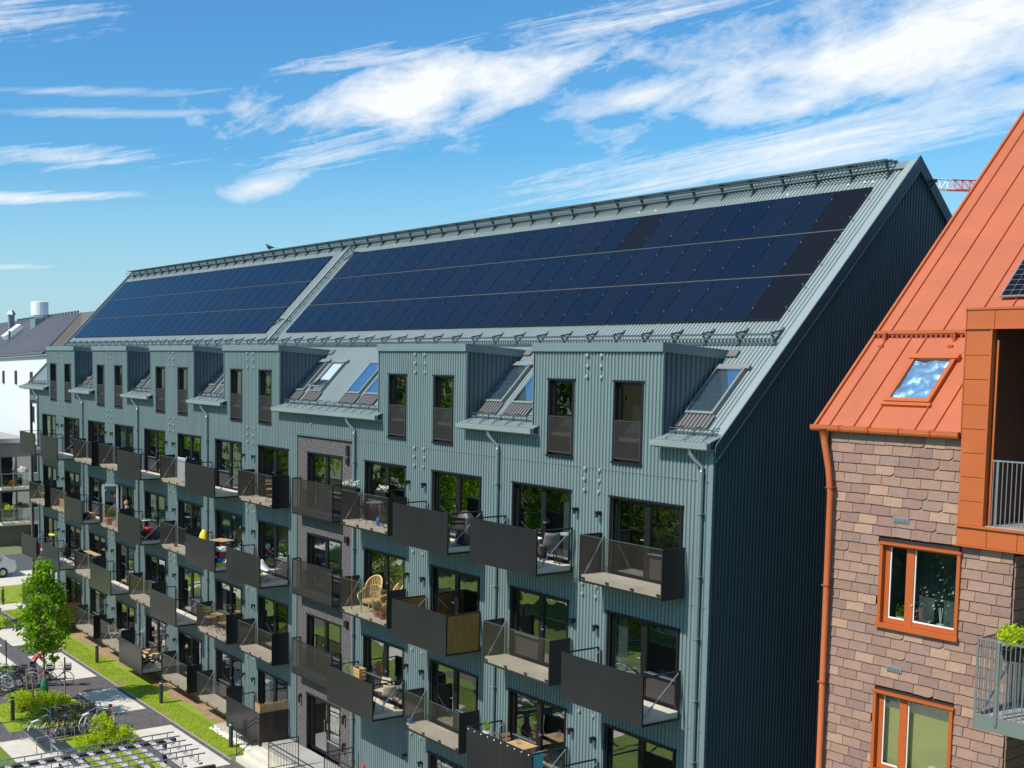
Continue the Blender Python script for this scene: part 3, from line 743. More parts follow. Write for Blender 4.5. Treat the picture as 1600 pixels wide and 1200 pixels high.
# ------ stair bay in mauve brick
def brick_bay():
    openings = [(wx(4), wx(4) + WW, TOPS[l] - (1.99 if l > 1 else 2.06), TOPS[l]) for l in (4, 3, 2, 1)]
    MB_ = MB()
    for z0, z1 in [(.5, TOPS[1] - 2.06)]: MB_.box(BRX0, BRX1, .03, .12, z0, z1)
    zs = [.5] + sum([[o[2], o[3]] for o in sorted(openings, key=lambda o: o[2])], []) + [BRZ]
    MB_.box(BRX0, wx(4), .03, .12, .5, BRZ); MB_.box(wx(4) + WW, BRX1, .03, .12, .5, BRZ)
    for k in range(0, len(zs), 2):
        if zs[k + 1] - zs[k] > .01: MB_.box(wx(4), wx(4) + WW, .03, .12, zs[k], zs[k + 1])
    MB_.build('brick_backing', 'mortar', bld)
    b = MB(); r = random.Random(5); z = .62; row = 0; hb = .072
    while z < BRZ - .05:
        x = BRX0 + .01 - (row % 3) * .16
        while x < BRX1 - .02:
            a, c = max(x, BRX0 + .01), min(x + .47, BRX1 - .01)
            segs = [(a, c)]
            for (o0, o1, oz0, oz1) in openings:
                if z + hb > oz0 and z < oz1:
                    segs = [s for q in segs for s in subtract([q], o0, o1)]
            for (a1, c1) in segs:
                if c1 - a1 > .03: b.box(a1, c1 - .008, -.004 - r.uniform(0, .005), .035, z, z + hb - .012)
            x += .48
        z += hb; row += 1
    o = b.build('bricks', 'brickbay', bld); o['kind'] = 'stuff'
    MB().box(BRX0 - .04, BRX1 + .03, -.05, .04, BRZ, BRZ + .04).build('bay_head_flashing', 'frame', bld)
    MB().box(BRX0 - .035, BRX0 - .001, -.03, .04, .5, BRZ).build('bay_edge_trim', 'gabletrim', bld)
    MB().box(BRX0, BRX1, -.015, .03, .5, .62).build('bay_plinth', 'concrete', bld)
    pr = get_proto('door', False, None); src = [o for o in bld.children if o.name.startswith('window') and len(o.children) >= 5][0]
    fr = None
    for o in bld.children:
        if o.name.startswith('window') and any(c.name.startswith('handle') for c in o.children) and not any(c.name.startswith('curtain') for c in o.children) and o.location.x > -3.3: fr = o; break
    for l in (4, 3, 2):
        w = copy_tree(fr, bld, (wx(4), -.0, TOPS[l] - 1.99))
    # entrance door
    h = 2.06; w = WW; z0 = TOPS[1] - h
    f = MB(); f.box(-.03, .02, -.02, .25, 0, h); f.box(w - .02, w + .03, -.02, .25, 0, h); f.box(-.05, w + .05, -.04, .25, h - .01, h + .05)
    f.box(.02, .14, .14, .2, 0, h - .01); f.box(1.12, 1.30, .14, .2, 0, h - .01); f.box(w - .07, w - .02, .14, .2, 0, h - .01)
    f.box(.14, 1.12, .14, .2, h - .12, h - .01); f.box(.14, 1.12, .14, .2, 0, .10); f.box(1.3, w - .07, .14, .2, h - .08, h - .01)
    fo = f.build('entrance_door', 'frame', bld, (wx(4), 0, z0))
    MB().box(.14, 1.12, .165, .175, .10, h - .12).build('door_glass', 'glass', fo)
    MB().box(1.30, w - .07, .165, .175, .62, h - .08).build('side_glass', 'glass', fo)
    MB().box(1.30, w - .07, .145, .19, 0, .60).build('spandrel_panel', 'spandrel', fo)
    MB().box(1.25, w - .05, .10, .14, .58, .63).build('sill', 'steel', fo)
    b = MB(); b.tube([(1.13, .14, .85), (1.13, .05, .85), (1.13, .05, 1.35), (1.13, .14, 1.35)], .018, 6); b.build('pull_handle', 'chrome', fo)
    MB().box(1.18, 1.25, .12, .14, 1.0, 1.22).build('keypad', 'steel', fo)
    r_ = MB(); r_.quad((0, 1.5, 0), (w, 1.5, 0), (w, 1.5, h), (0, 1.5, h)); r_.quad((0, .2, 0), (w, .2, 0), (w, 1.5, 0), (0, 1.5, 0)); r_.build('lobby', 'concrete', fo)
    for (x, z) in ((-18.5, 2.55), (-15.5, 2.55), (-15.5, 1.55)):
        b = MB(); b.box(x - .04, x + .04, -.05, -.015, z - .02, z + .10); b.lathe([(.045, -.22), (.045, .08), (.03, .1)], (x, -.11, z), 8); b.build('wall_lamp', 'black', bld)
    for z in (8.75, 5.8): MB().box(-15.52, -15.32, -.10, -.015, z - .02, z + .2).build('vent_box', 'frame', bld)
    b = MB(); b.box(-15.5, -15.34, -.07, -.015, 11.75, 12.1); b.box(-15.5, -15.34, -.07, -.015, 11.45, 11.68); b.build('vent_box', 'frame', bld)
brick_bay()

# ------ downpipes
def pipe(x, ztop=13.06, zb=.1, m='trim'):
    b = MB(); b.tube([(x - .18, -.27, ztop + .04), (x - .18, -.27, ztop - .08), (x - .10, -.20, ztop - .22), (x, -.07, ztop - .38), (x, -.07, ztop - .6)], .05, 8)
    b.build('downpipe_swan_neck', 'steel', bld, smooth=True)
    b = MB(); b.tube([(x, -.07, ztop - .5), (x, -.07, zb)], .055, 8); b.tube([(x, -.07, ztop - .62), (x, -.07, ztop - .5)], .062, 8)
    z = ztop - 1.5
    while z > .5: b.box(x - .075, x + .075, -.14, 0, z, z + .03); z -= 1.48
    b.build('downpipe', m, bld, smooth=False)
for x in (-.27, -7.53, -14.98, -26.3, -33.8, -41.3, -48.75): pipe(x)
MB().box(-50.42, -50.28, .0, .14, 0, 12.4).build('corner_post', 'brownwall', bld)

# ------ vent caps, wall lamps
cap = MB().lathe([(.065, 0), (.065, -.03), (.03, -.05)], n=10).mesh('vent_cap', 'steel')
caprot = Matrix.Rotation(math.radians(-90), 4, 'X')
capm = MB(); capm.tube([(0, 0, 0), (0, -.03, 0)], .054, 10); capm.tube([(0, -.03, 0), (0, -.042, 0)], [.042, .018], 10)
cap = capm.mesh('vent_cap', 'ventcap')
lamp = MB(); lamp.box(-.05, .05, -.03, -.0, -.04, .06); lamp.box(-.035, .035, -.16, -.03, .02, .06); lamp.tube([(0, -.11, .05), (0, -.11, -.10)], .04, 6)
lamp = lamp.mesh('wall_lamp', 'black')
for (a, b_) in DORM:
    c = (a + b_) / 2
    for dx in (-.25, .26):
        for z in (15.23, 14.96, 14.68, 12.30, 12.02, 11.74, 9.28, 9.0, 6.1, 5.85, 3.1):
            ob('vent_cap', cap, bld, (c + dx + R_.uniform(-.02, .02), -.002, z))
    for l, t in TOPS.items():
        for dx in (-.50, .33): ob('wall_lamp', lamp, bld, (c + dx, 0, t - .47))
ob('vent_cap', cap, bld, (-17.9, 0, 12.72))

# ------ skylights
def skylight(xc, w=.86, y0=.62, y1=1.62, opened=0, blind=False):
    """frame lies on the roof slope; long flashing apron below"""
    Ln = (y1 - y0)
    f = MB(); h = .07
    def sl(x0, x1, a, b_, z0, z1):     # a, b: y along the slope (relative), z: height above
        f.obox((x0, a - z0 * S2, a + z0 * S2), (x1 - x0, 0, 0), (0, b_ - a, b_ - a), (0, -(z1 - z0) * S2, (z1 - z0) * S2))
    t = .055
    sl(0, t, 0, Ln, 0, h); sl(w - t, w, 0, Ln, 0, h); sl(t, w - t, 0, t * .7, 0, h); sl(t, w - t, Ln - t * .8, Ln, 0, h + .02)
    fo = f.build('skylight', 'rooflight_frame', bld, (xc, y0, RZ + y0 + .05))
    b = MB(); b.obox((t, .05, .05), (w - 2 * t, 0, 0), (0, Ln - .1, Ln - .1), (0, -.004, .004))
    if not opened:
        o = b.build('pane', 'skyglass', fo, (0, -.055, .055))
    else:
        b = MB()
        b.obox((t, 0, 0), (w - 2 * t, 0, 0), (0, Ln - .1, Ln - .1), (0, -.004, .004)); o = b.build('pane', 'skyglass', fo, (0, -.03, .12)); o.rotation_euler = (math.radians(-20), 0, 0)
        o.location = (0, -.08, .20)
        s = MB(); s.obox((t - .05, 0, 0), (.05, 0, 0), (0, Ln - .1, Ln - .1), (0, -.03, .03)); s.obox((w - t, 0, 0), (.05, 0, 0), (0, Ln - .1, Ln - .1), (0, -.03, .03)); s.obox((t, 0, 0), (w - 2 * t, 0, 0), (0, .05, .05), (0, -.03, .03)); s.obox((t, Ln - .13, Ln - .13), (w - 2 * t, 0, 0), (0, .05, .05), (0, -.03, .03))
        s.build('sash', 'rooflight_frame', fo, (0, -.08, .19)).rotation_euler = (math.radians(-20), 0, 0)
    b = MB(); b.obox((.0, .0, .0), (w, 0, 0), (0, Ln, Ln), (0, .01, -.01)); b.build('well', 'palewell' if not blind else 'curtain_grey', fo)
    b = MB()
    x = -.06
    while x < w + .02:
        b.obox((x, -.30, -.30 - .0), (.07, 0, 0), (0, .30, .30), (0, -.02, .02)); x += .115
    b.obox((-.06, -.30, -.315), (w + .12, 0, 0), (0, .30, .30), (0, -.008, .008))
    b.build('apron_flashing', 'flashing', fo)
    b = MB(); b.obox((-.08, Ln, Ln + .0), (w + .16, 0, 0), (0, .09, .09), (0, -.04, .04)); b.build('head_flashing', 'rooflight_frame', fo)
    return fo
for x, op, bl in ((-1.52, 0, 0), (-9.15, 0, 0), (-7.85, 0, 0), (-20.5, 0, 1), (-19.25, 1, 0), (-16.72, 0, 0), (-15.55, 0, 0), (-27.9, 0, 1), (-26.6, 0, 0), (-35.4, 0, 1), (-34.1, 0, 0), (-42.8, 0, 1), (-41.5, 0, 0)):
    w_ = .86
    skylight(x, w_, .72, 1.80, op, bl)

# ------ balconies
XA, XB = -.27, WW + .19
def balcony(kind, wood=False):
    d = 1.29 if kind == 'S' else .77
    s = MB(); s.box(XA + .03, XB - .03, -d + .03, -.03, -.12, .03); so = s.build('balcony', 'slab', None)
    W = XB - XA
    fr = MB(); zt = 1.04; zb = -.16
    for x in (XA, XB - .035):
        fr.box(x, x + .035, -d, -d + .035, zb, zt); fr.box(x, x + .035, -.085, -.05, zb, zt)
        fr.box(x, x + .035, -d + .035, -.085, zt - .035, zt)
        fr.box(x, x + .035, -d + .035, -.085, zb, zb + .05)
    fr.box(XA + .035, XB - .035, -d + .002, -d + .033, zb, zb + .05)
    if kind == 'S': fr.box(XA + .035, XB - .035, -d + .002, -d + .033, zt - .035, zt)
    fr.build('railing_frame', 'black', so)
    if kind == 'S':
        MB().box(XA - .004, XB + .004, -d - .014, -d - .002, zb - .01, zt + .012).build('front_panel', 'panel', so)
        if wood:
            for x in (XA + .006, XB - .030): MB().box(x, x + .022, -d + .04, -.09, zb + .05, zt - .035).build('side_screen', 'reed', so)
    else:
        MB().box(XA + .0, XB - .0, -d - .010, -d - .004, zb, zt).build('glass_front', 'frontglass', so)
        b = MB(); b.box(XA, XB, -d - .012, -d + .012, zt, zt + .014); b.build('top_edge', 'guard', so)
        for x, pm in ((XA - .012, 'panelbounce'), (XB - .002, 'panelside')): MB().box(x, x + .014, -d - .012, -.05, zb - .01, zt + .01).build('side_panel', pm, so)
    for x in (XA + .07, XB - .07):
        b = MB(); b.tube([(x, -.03, .98), (x, -d + .10, .03)], .013, 6); 
        p = Vector((x, -.03, .98)).lerp(Vector((x, -d + .10, .03)), .74); q = Vector((x, -.03, .98)).lerp(Vector((x, -d + .10, .03)), .86)
        b.tube([p, q], .026, 6); b.build('tie_rod', 'steel', so)
    cl = MB(); n = 4
    for k in range(n):
        x = XA + .12 + (W - .24) * k / (n - 1) - .05; cl.box(x, x + .10, -d - .003, -d + .028, -.08, -.03)
    cl.build('slab_clips', 'black', so)
    return so
bal_map = {4: 'GSSG-GSGSGGSS', 3: 'SGSG-SSGSGSGG', 2: 'SSGS-GGSGSGSS', 1: '-----SGGSGGSS'}
bprotos = {}
BALS = {}
for lv, s in bal_map.items():
    for i, ch in enumerate(s):
        if ch == '-': continue
        wood = (lv, i) in ((3, 2), (1, 11))
        if (ch, wood) not in bprotos:
            p = balcony(ch, wood); bprotos[(ch, wood)] = p; p.parent = bld; p.location = (wx(i), 0, TOPS[lv] - HH + .0)
        else: p = copy_tree(bprotos[(ch, wood)], bld, (wx(i), 0, TOPS[lv] - HH))
        BALS[(lv, i)] = p
        p['label'] = 'balcony with solid anthracite front and open sides' if ch == 'S' else 'shallow balcony with clear glass front and black side panels'
        if wood: p['label'] = 'balcony with solid front and reed screens on its sides'
def fl(lv): return TOPS[lv] - HH + .03
# stair bay landings: shallow railings with mesh fronts
for lv in (4, 3, 2):
    z = TOPS[lv] - HH; xa, xb, d = -18.55, -15.75, .42
    s = MB().box(xa, xb, -d + .02, -.02, -.22, -.02).build('landing_balcony', 'gabletrim', bld, (0, 0, z))
    f = MB()
    for x in (xa, xb - .035):
        f.box(x, x + .035, -d, -d + .035, -.25, 1.06); f.box(x, x + .035, -.08, -.045, -.25, 1.06); f.box(x, x + .035, -d + .035, -.08, 1.02, 1.06); f.box(x, x + .035, -d + .035, -.08, -.25, -.21)
    f.box(xa + .035, xb - .035, -d, -d + .03, 1.03, 1.06); f.box(xa + .035, xb - .035, -d, -d + .03, -.25, -.2)
    f.build('railing_frame', 'black', s)
    MB().box(xa + .02, xb - .02, -d - .012, -d - .005, -.2, 1.04).build('mesh_front', 'mesh', s)

# ------------------------------------------------------------------ furniture and things on balconies
def leafclump(b, c, r, n, size, rnd, flat=1.0):
    for _ in range(n):
        while True:
            p = Vector((rnd.uniform(-1, 1), rnd.uniform(-1, 1), rnd.uniform(-1, 1)))
            if p.length < 1: break
        p = Vector(c) + Vector((p.x * r, p.y * r, p.z * r * flat))
        a = Vector((rnd.gauss(0, 1), rnd.gauss(0, 1), rnd.gauss(0, 1))).normalized(); u_ = a.orthogonal().normalized(); v_ = a.cross(u_)
        s = size * rnd.uniform(.6, 1.3)
        i = len(b.v); b.v += [tuple(p - u_ * s), tuple(p + v_ * s * .5), tuple(p + u_ * s), tuple(p - v_ * s * .5)]; b.f.append((i, i + 1, i + 2, i + 3))
def potplant(label, loc, r=.13, h=.24, potm='terracotta', leafm='leafdk', ph=.25, n=90, group=None, cat='plant pot', ls=.035):
    t = thing('potted_plant', label, cat, loc, 0, group)
    MB().lathe([(r * .68, 0), (r * .95, h * .82), (r * 1.08, h * .84), (r * 1.08, h), (r * .9, h), (r * .88, h - .02)], n=14).build('pot', potm, t)
    b = MB(); rnd = random.Random(int(abs(loc[0] * 100))); leafclump(b, (0, 0, h + ph * .55), max(r * 1.25, ph * .45), n, ls, rnd, ph / max(r * 2, .1) * .8)
    for k in range(5): a = k * 1.25; b.tube([(0, 0, h - .02), (math.cos(a) * r * .6, math.sin(a) * r * .6, h + ph * .6)], .006, 3)
    b.build('foliage', leafm, t); return t
def folding_chair(label, loc, rotz, frame='black', slat='black', group=None):
    t = thing('folding_chair', label, 'chair', loc, rotz, group)
    f = MB()
    for y in (-.2, .2):
        f.tube([(-.22, y, 0), (.22, y, .47)], .012, 5); f.tube([(.24, y, 0), (-.12, y, .47), (-.22, y, .88)], .012, 5)
    for z, x in ((.02, -.2),): f.tube([(x, -.2, .03), (x, .2, .03)], .01, 4)
    f.build('frame', frame, t)
    s = MB()
    for k in range(5): s.box(-.18 + k * .085, -.115 + k * .085, -.2, .2, .46, .478)
    s.build('seat', slat, t)
    s = MB(); s.obox((-.165, -.2, .64), (-.02, 0, .07), (0, .4, 0), (-.01, 0, 0)); s.obox((-.195, -.2, .76), (-.02, 0, .08), (0, .4, 0), (-.01, 0, 0)); s.build('backrest', slat, t)
    return t
def bistro_table(label, loc, round_=True, top='black', h=.71, w=.6, leg='black'):
    t = thing('small_table', label, 'table', loc, R_.uniform(0, .3))
    if round_: MB().lathe([(w / 2, 0), (w / 2, .02)], (0, 0, h - .02), 20).build('tabletop', top, t)
    else:
        b = MB()
        for k in range(6): b.box(-w / 2 + k * w / 6 + .004, -w / 2 + (k + 1) * w / 6 - .004, -w * .4, w * .4, h - .02, h)
        b.build('tabletop', top, t)
    b = MB()
    for s in (-1, 1):
        b.tube([(-.22, s * .2, 0), (.2, s * .2, h - .02)], .011, 5); b.tube([(.22, s * .18, 0), (-.2, s * .18, h - .02)], .011, 5)
    b.build('legs', leg, t); return t
def wicker_chair(label, loc, rotz):
    t = thing('wicker_armchair', label, 'armchair', loc, rotz, 'wicker armchairs on the balcony')
    f = MB()
    for x, y in ((-.24, -.24), (.24, -.24), (-.24, .24), (.24, .24)): f.tube([(x * .9, y, 0), (x, y, .36)], .024, 7)
    f.build('legs', 'wicker', t)
    s = MB(); s.lathe([(.27, 0), (.31, .03), (.31, .09), (.26, .11)], (0, 0, .33), 20); s.build('seat', 'wicker', t, smooth=False)
    b = MB(); n = 16   # curved back made of staves
    for k in range(n + 1):
        a = math.radians(100 + 160 * k / n); hh = .42 + .36 * math.sin(math.pi * k / n) ** .7
        x, y = .30 * math.cos(a), .30 * math.sin(a); b.tube([(x, y, .40), (x * 1.12 - .03, y * 1.12, .40 + hh * .6), (x * 1.05 - .08, y * 1.05, .40 + hh)], .014, 5)
    pts = []
    for k in range(n + 1):
        a = math.radians(100 + 160 * k / n); hh = .42 + .36 * math.sin(math.pi * k / n) ** .7
        pts.append((.30 * math.cos(a) * 1.05 - .08, .30 * math.sin(a) * 1.05, .40 + hh))
    b.tube(pts, .026, 7)
    for q in (.3, .6):
        b.tube([(.30 * math.cos(math.radians(100 + 160 * k / n)) * 1.1 - .03 * q, .30 * math.sin(math.radians(100 + 160 * k / n)) * 1.1, .40 + q * (.42 + .36 * math.sin(math.pi * k / n) ** .7)) for k in range(n + 1)], .010, 4)
    b.build('backrest', 'wicker', t)
    for sgn in (-1, 1):
        a = MB(); a.tube([(-.12, sgn * .31, .78), (.12, sgn * .34, .66), (.28, sgn * .33, .62), (.32, sgn * .30, .52), (.26, sgn * .26, .38)], .026, 7)
        a.build('armrest', 'wicker', t)
    return t
def shell_chair(label, loc, rotz, m='greychair', legm='black'):
    t = thing('shell_chair', label, 'chair', loc, rotz)
    b = MB(); nu, nv = 9, 8
    i0 = len(b.v)
    for a in range(nu + 1):
        q = a / nu
        if q < .5: px_, pz = .22 - q * .8, .45 - .03 * math.sin(q * 2 * math.pi)
        else: px_, pz = -.18 - (q - .5) * .22, .45 + (q - .5) * .84
        ww = .23 - .06 * abs(q - .45)
        for c in range(nv + 1):
            s = c / nv * 2 - 1; b.v.append((px_ + .06 * s * s * (1 if q > .4 else .2), ww * s, pz + .06 * s * s * (1 if q < .7 else .1)))
    for a in range(nu):
        for c in range(nv): k = i0 + a * (nv + 1) + c; b.f.append((k, k + 1, k + nv + 2, k + nv + 1))
    o = b.build('seat_shell', m, t, smooth=True); sm = o.modifiers.new('thick', 'SOLIDIFY'); sm.thickness = .015
    for x, y in ((-.2, -.2), (.2, -.2), (-.2, .2), (.2, .2)): MB().tube([(x * 1.1, y * 1.1, 0), (x * .4, y * .5, .42)], .012, 5).build('leg', legm, t)
    return t
def crate(name, label, cat, loc, dims, m, rotz=0, group=None):
    w, d, h = dims; b = MB(); n = max(2, int(h / .09))
    for k in range(n):
        z = k * h / n
        b.box(-w / 2, w / 2, -d / 2, -d / 2 + .012, z, z + h / n * .82); b.box(-w / 2, w / 2, d / 2 - .012, d / 2, z, z + h / n * .82)
        b.box(-w / 2, -w / 2 + .012, -d / 2 + .014, d / 2 - .014, z, z + h / n * .82); b.box(w / 2 - .012, w / 2, -d / 2 + .014, d / 2 - .014, z, z + h / n * .82)
    b.box(-w / 2 + .014, w / 2 - .014, -d / 2 + .014, d / 2 - .014, 0, .012)
    for x in (-w / 2 + .02, w / 2 - .05): b.box(x, x + .03, -d / 2 + .013, -d / 2 + .03, 0, h); b.box(x, x + .03, d / 2 - .03, d / 2 - .013, 0, h)
    o = b.build(name, m, None, loc); o.rotation_euler = (0, 0, rotz); return tag(o, label, cat, group)
def blob(name, label, cat, loc, dims, m, seed=0, group=None):
    """soft cloth or bag: lumpy rounded form"""
    rnd = random.Random(seed); b = MB(); n, k = 14, 9
    for j in range(k + 1):
        ph = math.pi * j / k - math.pi / 2
        for i in range(n):
            a = 2 * math.pi * i / n; v = Vector((math.cos(a) * math.cos(ph), math.sin(a) * math.cos(ph), math.sin(ph)))
            s = 1 + .28 * mnoise.noise(v * 2.2 + Vector((seed * 3.1, 0, 0)))
            b.v.append((v.x * dims[0] / 2 * s, v.y * dims[1] / 2 * s, max(0, (v.z * .5 + .5) * dims[2] * (.9 + .2 * s))))
    for j in range(k):
        for i in range(n): b.f.append((j * n + i, j * n + (i + 1) % n, (j + 1) * n + (i + 1) % n, (j + 1) * n + i))
    o = b.build(name, m, None, loc, smooth=True); return tag(o, label, cat, group)
def flowerbox(label, loc, w, m_pet, group=None):
    t = thing('flower_box', label, 'flower box', loc, 0, group)
    MB().box(-w / 2, w / 2, -.09, .09, 0, .16).build('trough', 'panelside', t)
    b = MB(); rnd = random.Random(int(loc[0] * 50)); leafclump(b, (0, 0, .22), .10, 1, .03, rnd)
    for k in range(int(w * 14)): leafclump(b, (rnd.uniform(-w / 2, w / 2), rnd.uniform(-.1, .1), rnd.uniform(.16, .28)), .07, 8, .03, rnd)
    b.build('foliage', 'leafdk', t)
    b = MB()
    for k in range(int(w * 40)): leafclump(b, (rnd.uniform(-w / 2, w / 2), rnd.uniform(-.12, .12), rnd.uniform(.22, .36)), .04, 7, .026, rnd)
    b.build('blossoms', m_pet, t); return t

def plant_stand(label, loc, h, m='black'):
    t = thing('plant_stand', label, 'stand', loc)
    MB().box(-.16, .16, -.13, .13, h - .025, h).build('shelf', m, t)
    for x, y in ((-.13, -.10), (.13, -.10), (-.13, .10), (.13, .10)): MB().tube([(x * 1.1, y * 1.1, 0), (x, y, h - .025)], .012, 5).build('leg', m, t)
def at(lv, i, dx, y, dz=0): return (wx(i) + dx, y, fl(lv) + dz)
# level 4, balcony 3 (right of the brick bay)
flowerbox('trough of cream flowers on the left of the top balcony right of the brick bay', at(4, 3, .15, -.66, .98), .75, 'cream')
flowerbox('bouquet of pale pink flowers on the top balcony right of the brick bay', at(4, 3, 1.35, -.25, .92), .62, 'cream')
plant_stand('tall black stand under the pale pink flowers on the top balcony', at(4, 3, 1.35, -.25), .92)
folding_chair('dark folding chair with a brown cushion below the cream flowers', at(4, 3, .1, -.35), .3)
folding_chair('dark folding chair right of the small round table, top balcony beside brick bay', at(4, 3, 1.9, -.4), 2.9)
bistro_table('small round grey table between two dark folding chairs on the top balcony', at(4, 3, 1.15, -.4), True, 'greychair', .72, .58)
blob('blue_bag', 'blue and white bag under the folding chair on the top balcony', 'bag', at(4, 3, 1.55, -.55), (.16, .12, .26), 'blue', 3)
# level 4, balcony 2 and 1
folding_chair('dark folding chair standing beside the covered barbecue, top row', at(4, 2, 2.15, -.75), 2.6)
o = MB().box(-.32, .32, -.28, .28, .66, .80); tt = thing('covered_grill', 'barbecue under a brown cover on a top row balcony', 'grill', at(4, 2, 2.05, -.35))
b = MB(); b.lathe([(.34, .05), (.33, .55), (.30, .8), (.18, .95), (.02, 1.0)], n=12, sy=.75); b.build('cover', 'spandrel', tt)
b = MB(); [b.tube([(sx * .2, sy * .15, 0), (sx * .2, sy * .15, .1)], .015, 5) for sx in (-1, 1) for sy in (-1, 1)]; b.build('legs', 'black', tt)
shell_chair('grey shell chair on the wide solid-fronted top balcony', at(4, 1, 2.0, -.45), 2.7)
bistro_table('low pale table left of the grey shell chair on the top balcony', at(4, 1, 1.35, -.5), True, 'white', .62, .55)
# level 4, 5 / 7
folding_chair('dark folding chair behind mesh on the top balcony left of the brick bay', at(4, 5, .25, -.4), .2)
folding_chair('small wooden folding chair at the right of the top balcony left of the brick bay', at(4, 5, 1.85, -.45), 2.4, 'timberdark', 'wood')
t = thing('drying_rack', 'drying rack with pale lilac laundry on a top row balcony', 'drying rack', at(4, 7, 1.75, -.45))
b = MB(); [b.tube([(sx * .35, -.2, 0), (sx * .35, .2, 1.05)], .01, 4) for sx in (-1, 1)]; [b.tube([(sx * .35, .2, 0), (sx * .35, -.2, 1.05)], .01, 4) for sx in (-1, 1)]; b.build('frame', 'white', t)
b = MB(); [b.quad((-.38 + k * .095, -.23 + .03 * (k % 2), .12), (-.38 + (k + 1) * .095, -.23 + .03 * ((k + 1) % 2), .10), (-.38 + (k + 1) * .095, -.22, 1.07), (-.38 + k * .095, -.22, 1.07)) for k in range(8)]; b.build('laundry', 'lilac', t)
potplant('bright green plant right of the lilac laundry', at(4, 7, 2.2, -.62), .12, .2, 'white', 'leafyellow', .35)
# level 3
wicker_chair('blond wicker armchair with full back behind the mesh front, nearest the rail', at(3, 3, .95, -.38), -1.2)
wicker_chair('second wicker armchair, only its round back showing by the door', at(3, 3, 1.9, -.20), -1.9)
potplant('left terracotta pot with a small green plant beside the wicker armchair', at(3, 3, 1.62, -.60), .11, .2, 'terracotta', 'leafdk', .22)
potplant('right terracotta pot with reddish leaves beside the wicker armchair', at(3, 3, 1.98, -.62), .14, .24, 'brownpot', 'leafrust', .2)
tag(MB().tube([(0, 0, 0), (0, 0, 1.15)], .018, 6).build('red_pole', 'red', None, at(3, 3, .28, -.70)), 'thin red pole standing left of the wicker armchair', 'pole')
bench = thing('white_lounger', 'white lounger on the balcony just left of the brick bay, second row', 'lounger', at(3, 5, 1.6, -.55))
b = MB(); i0 = 0
for k in range(9):
    q = k / 8; b.v += [(-.75 + 1.5 * q, -.25, .28 + .30 * (2 * q - 1) ** 2 * (1 if q < .5 else .6)), (-.75 + 1.5 * q, .25, .28 + .30 * (2 * q - 1) ** 2 * (1 if q < .5 else .6))]
for k in range(8): b.f.append((2 * k, 2 * k + 1, 2 * k + 3, 2 * k + 2))
o = b.build('sling', 'white', bench, smooth=True); o.modifiers.new('t', 'SOLIDIFY').thickness = .03
b = MB(); [b.tube([(x, y, 0), (-x * .3, y, .3)], .015, 5) for x in (-.5, .5) for y in (-.22, .22)]; b.build('legs', 'steel', bench)
tb = bistro_table('pale wooden table seen over the solid panel, second row, with a colourful stack below', at(3, 6, 1.75, -.6), False, 'wood', .98, .8)
blob('yellow_cushion', 'bright yellow cushion showing above the solid balcony panel', 'cushion', at(3, 6, .35, -.75, .44), (.40, .34, .72), 'yellow', 4)
folding_chair('black folding chair carrying the bright yellow cushion', at(3, 6, .35, -.75), .4)
cols_ = ['yellow', 'blue', 'red', 'white']
for k, c in enumerate(cols_):
    crate('toy_box', ['yellow', 'blue', 'red', 'white'][k] + ' box in the colourful stack on the balcony shelf, ' + ['bottom one', 'second from below', 'third from below', 'top one'][k], 'box', at(3, 6, 2.18, -1.0 + .05 * k, .20 * k), (.34, .34, .18), c, .1 * k, 'boxes in the colourful stack')
potplant('small brown pot alone on a bare pale balcony slab', at(3, 7, .75, -.5), .10, .15, 'brownpot', 'leafdk', .06, 12)
blob('red_blanket', 'red and dark blanket heap on a balcony slab behind the rail', 'blanket', at(3, 8, 1.75, -.6), (1.0, .6, .5), 'red', 9)
blob('dark_cushion', 'dark grey cushion beside the red blanket', 'cushion', at(3, 8, 2.15, -.4), (.6, .5, .42), 'darkcloth', 12)
bistro_table('pale low table behind the rail next to the red blanket', at(3, 8, 2.2, -1.0), False, 'white', .95, .5)
potplant('large terracotta pot on the balcony with the seated person', at(3, 9, .55, -.6), .2, .36, 'terracotta', 'leafdk', .5, 70)
crate('planter_crate', 'wooden crate with bulbs behind a rail, second row far end', 'crate', at(3, 10, 1.9, -.8), (.7, .5, .35), 'wood', .2)
blob('black_sack', 'black sack beside the wooden crate at the far end', 'sack', at(3, 10, 2.15, -.95), (.5, .4, .35), 'darkcloth', 5)
crate('wooden_box', 'brown wooden box behind mesh on the second balcony from the far end', 'box', at(3, 11, 1.2, -.4), (1.0, .4, .55), 'wood')
folding_chair('pale wooden folding chair on the farthest balcony, second row', at(3, 12, 1.2, -.4), .5, 'wood', 'wood')
# level 2
folding_chair('left tan garden chair on the solid-fronted balcony right of the entrance', at(2, 3, 1.5, -.25), -1.2, 'black', 'tanseat')
shell_chair('tan high-backed garden chair at the right end of the balcony right of the entrance', at(2, 3, 2.1, -.42), 2.6, 'tanseat')
plant_stand('black stand under the orange-brown wooden box right of the entrance', at(2, 3, .25, -.35), .55)
plant_stand('black stand under the leafy plant right of the entrance', at(2, 3, -.05, -.62), .35)
plant_stand('black stand under the green herb pot at the bottom', at(2, 1, -.02, -.8), .62)
plant_stand('tall stand carrying the orange-yellow tray at the far end', at(2, 12, 1.9, -.2), 1.08)
crate('wooden_box', 'orange-brown wooden box at the left of the balcony right of the entrance', 'box', at(2, 3, .25, -.35, .55), (.40, .28, .4), 'wood')
potplant('black pot on the slab at the right corner of the balcony right of the entrance', at(2, 3, 2.0, -1.05), .15, .3, 'panelside', 'leafdk', .05, 8)
potplant('leafy plant at the left of the balcony right of the entrance', at(2, 3, -.05, -.6, .35), .12, .25, 'white', 'leaf', .5)
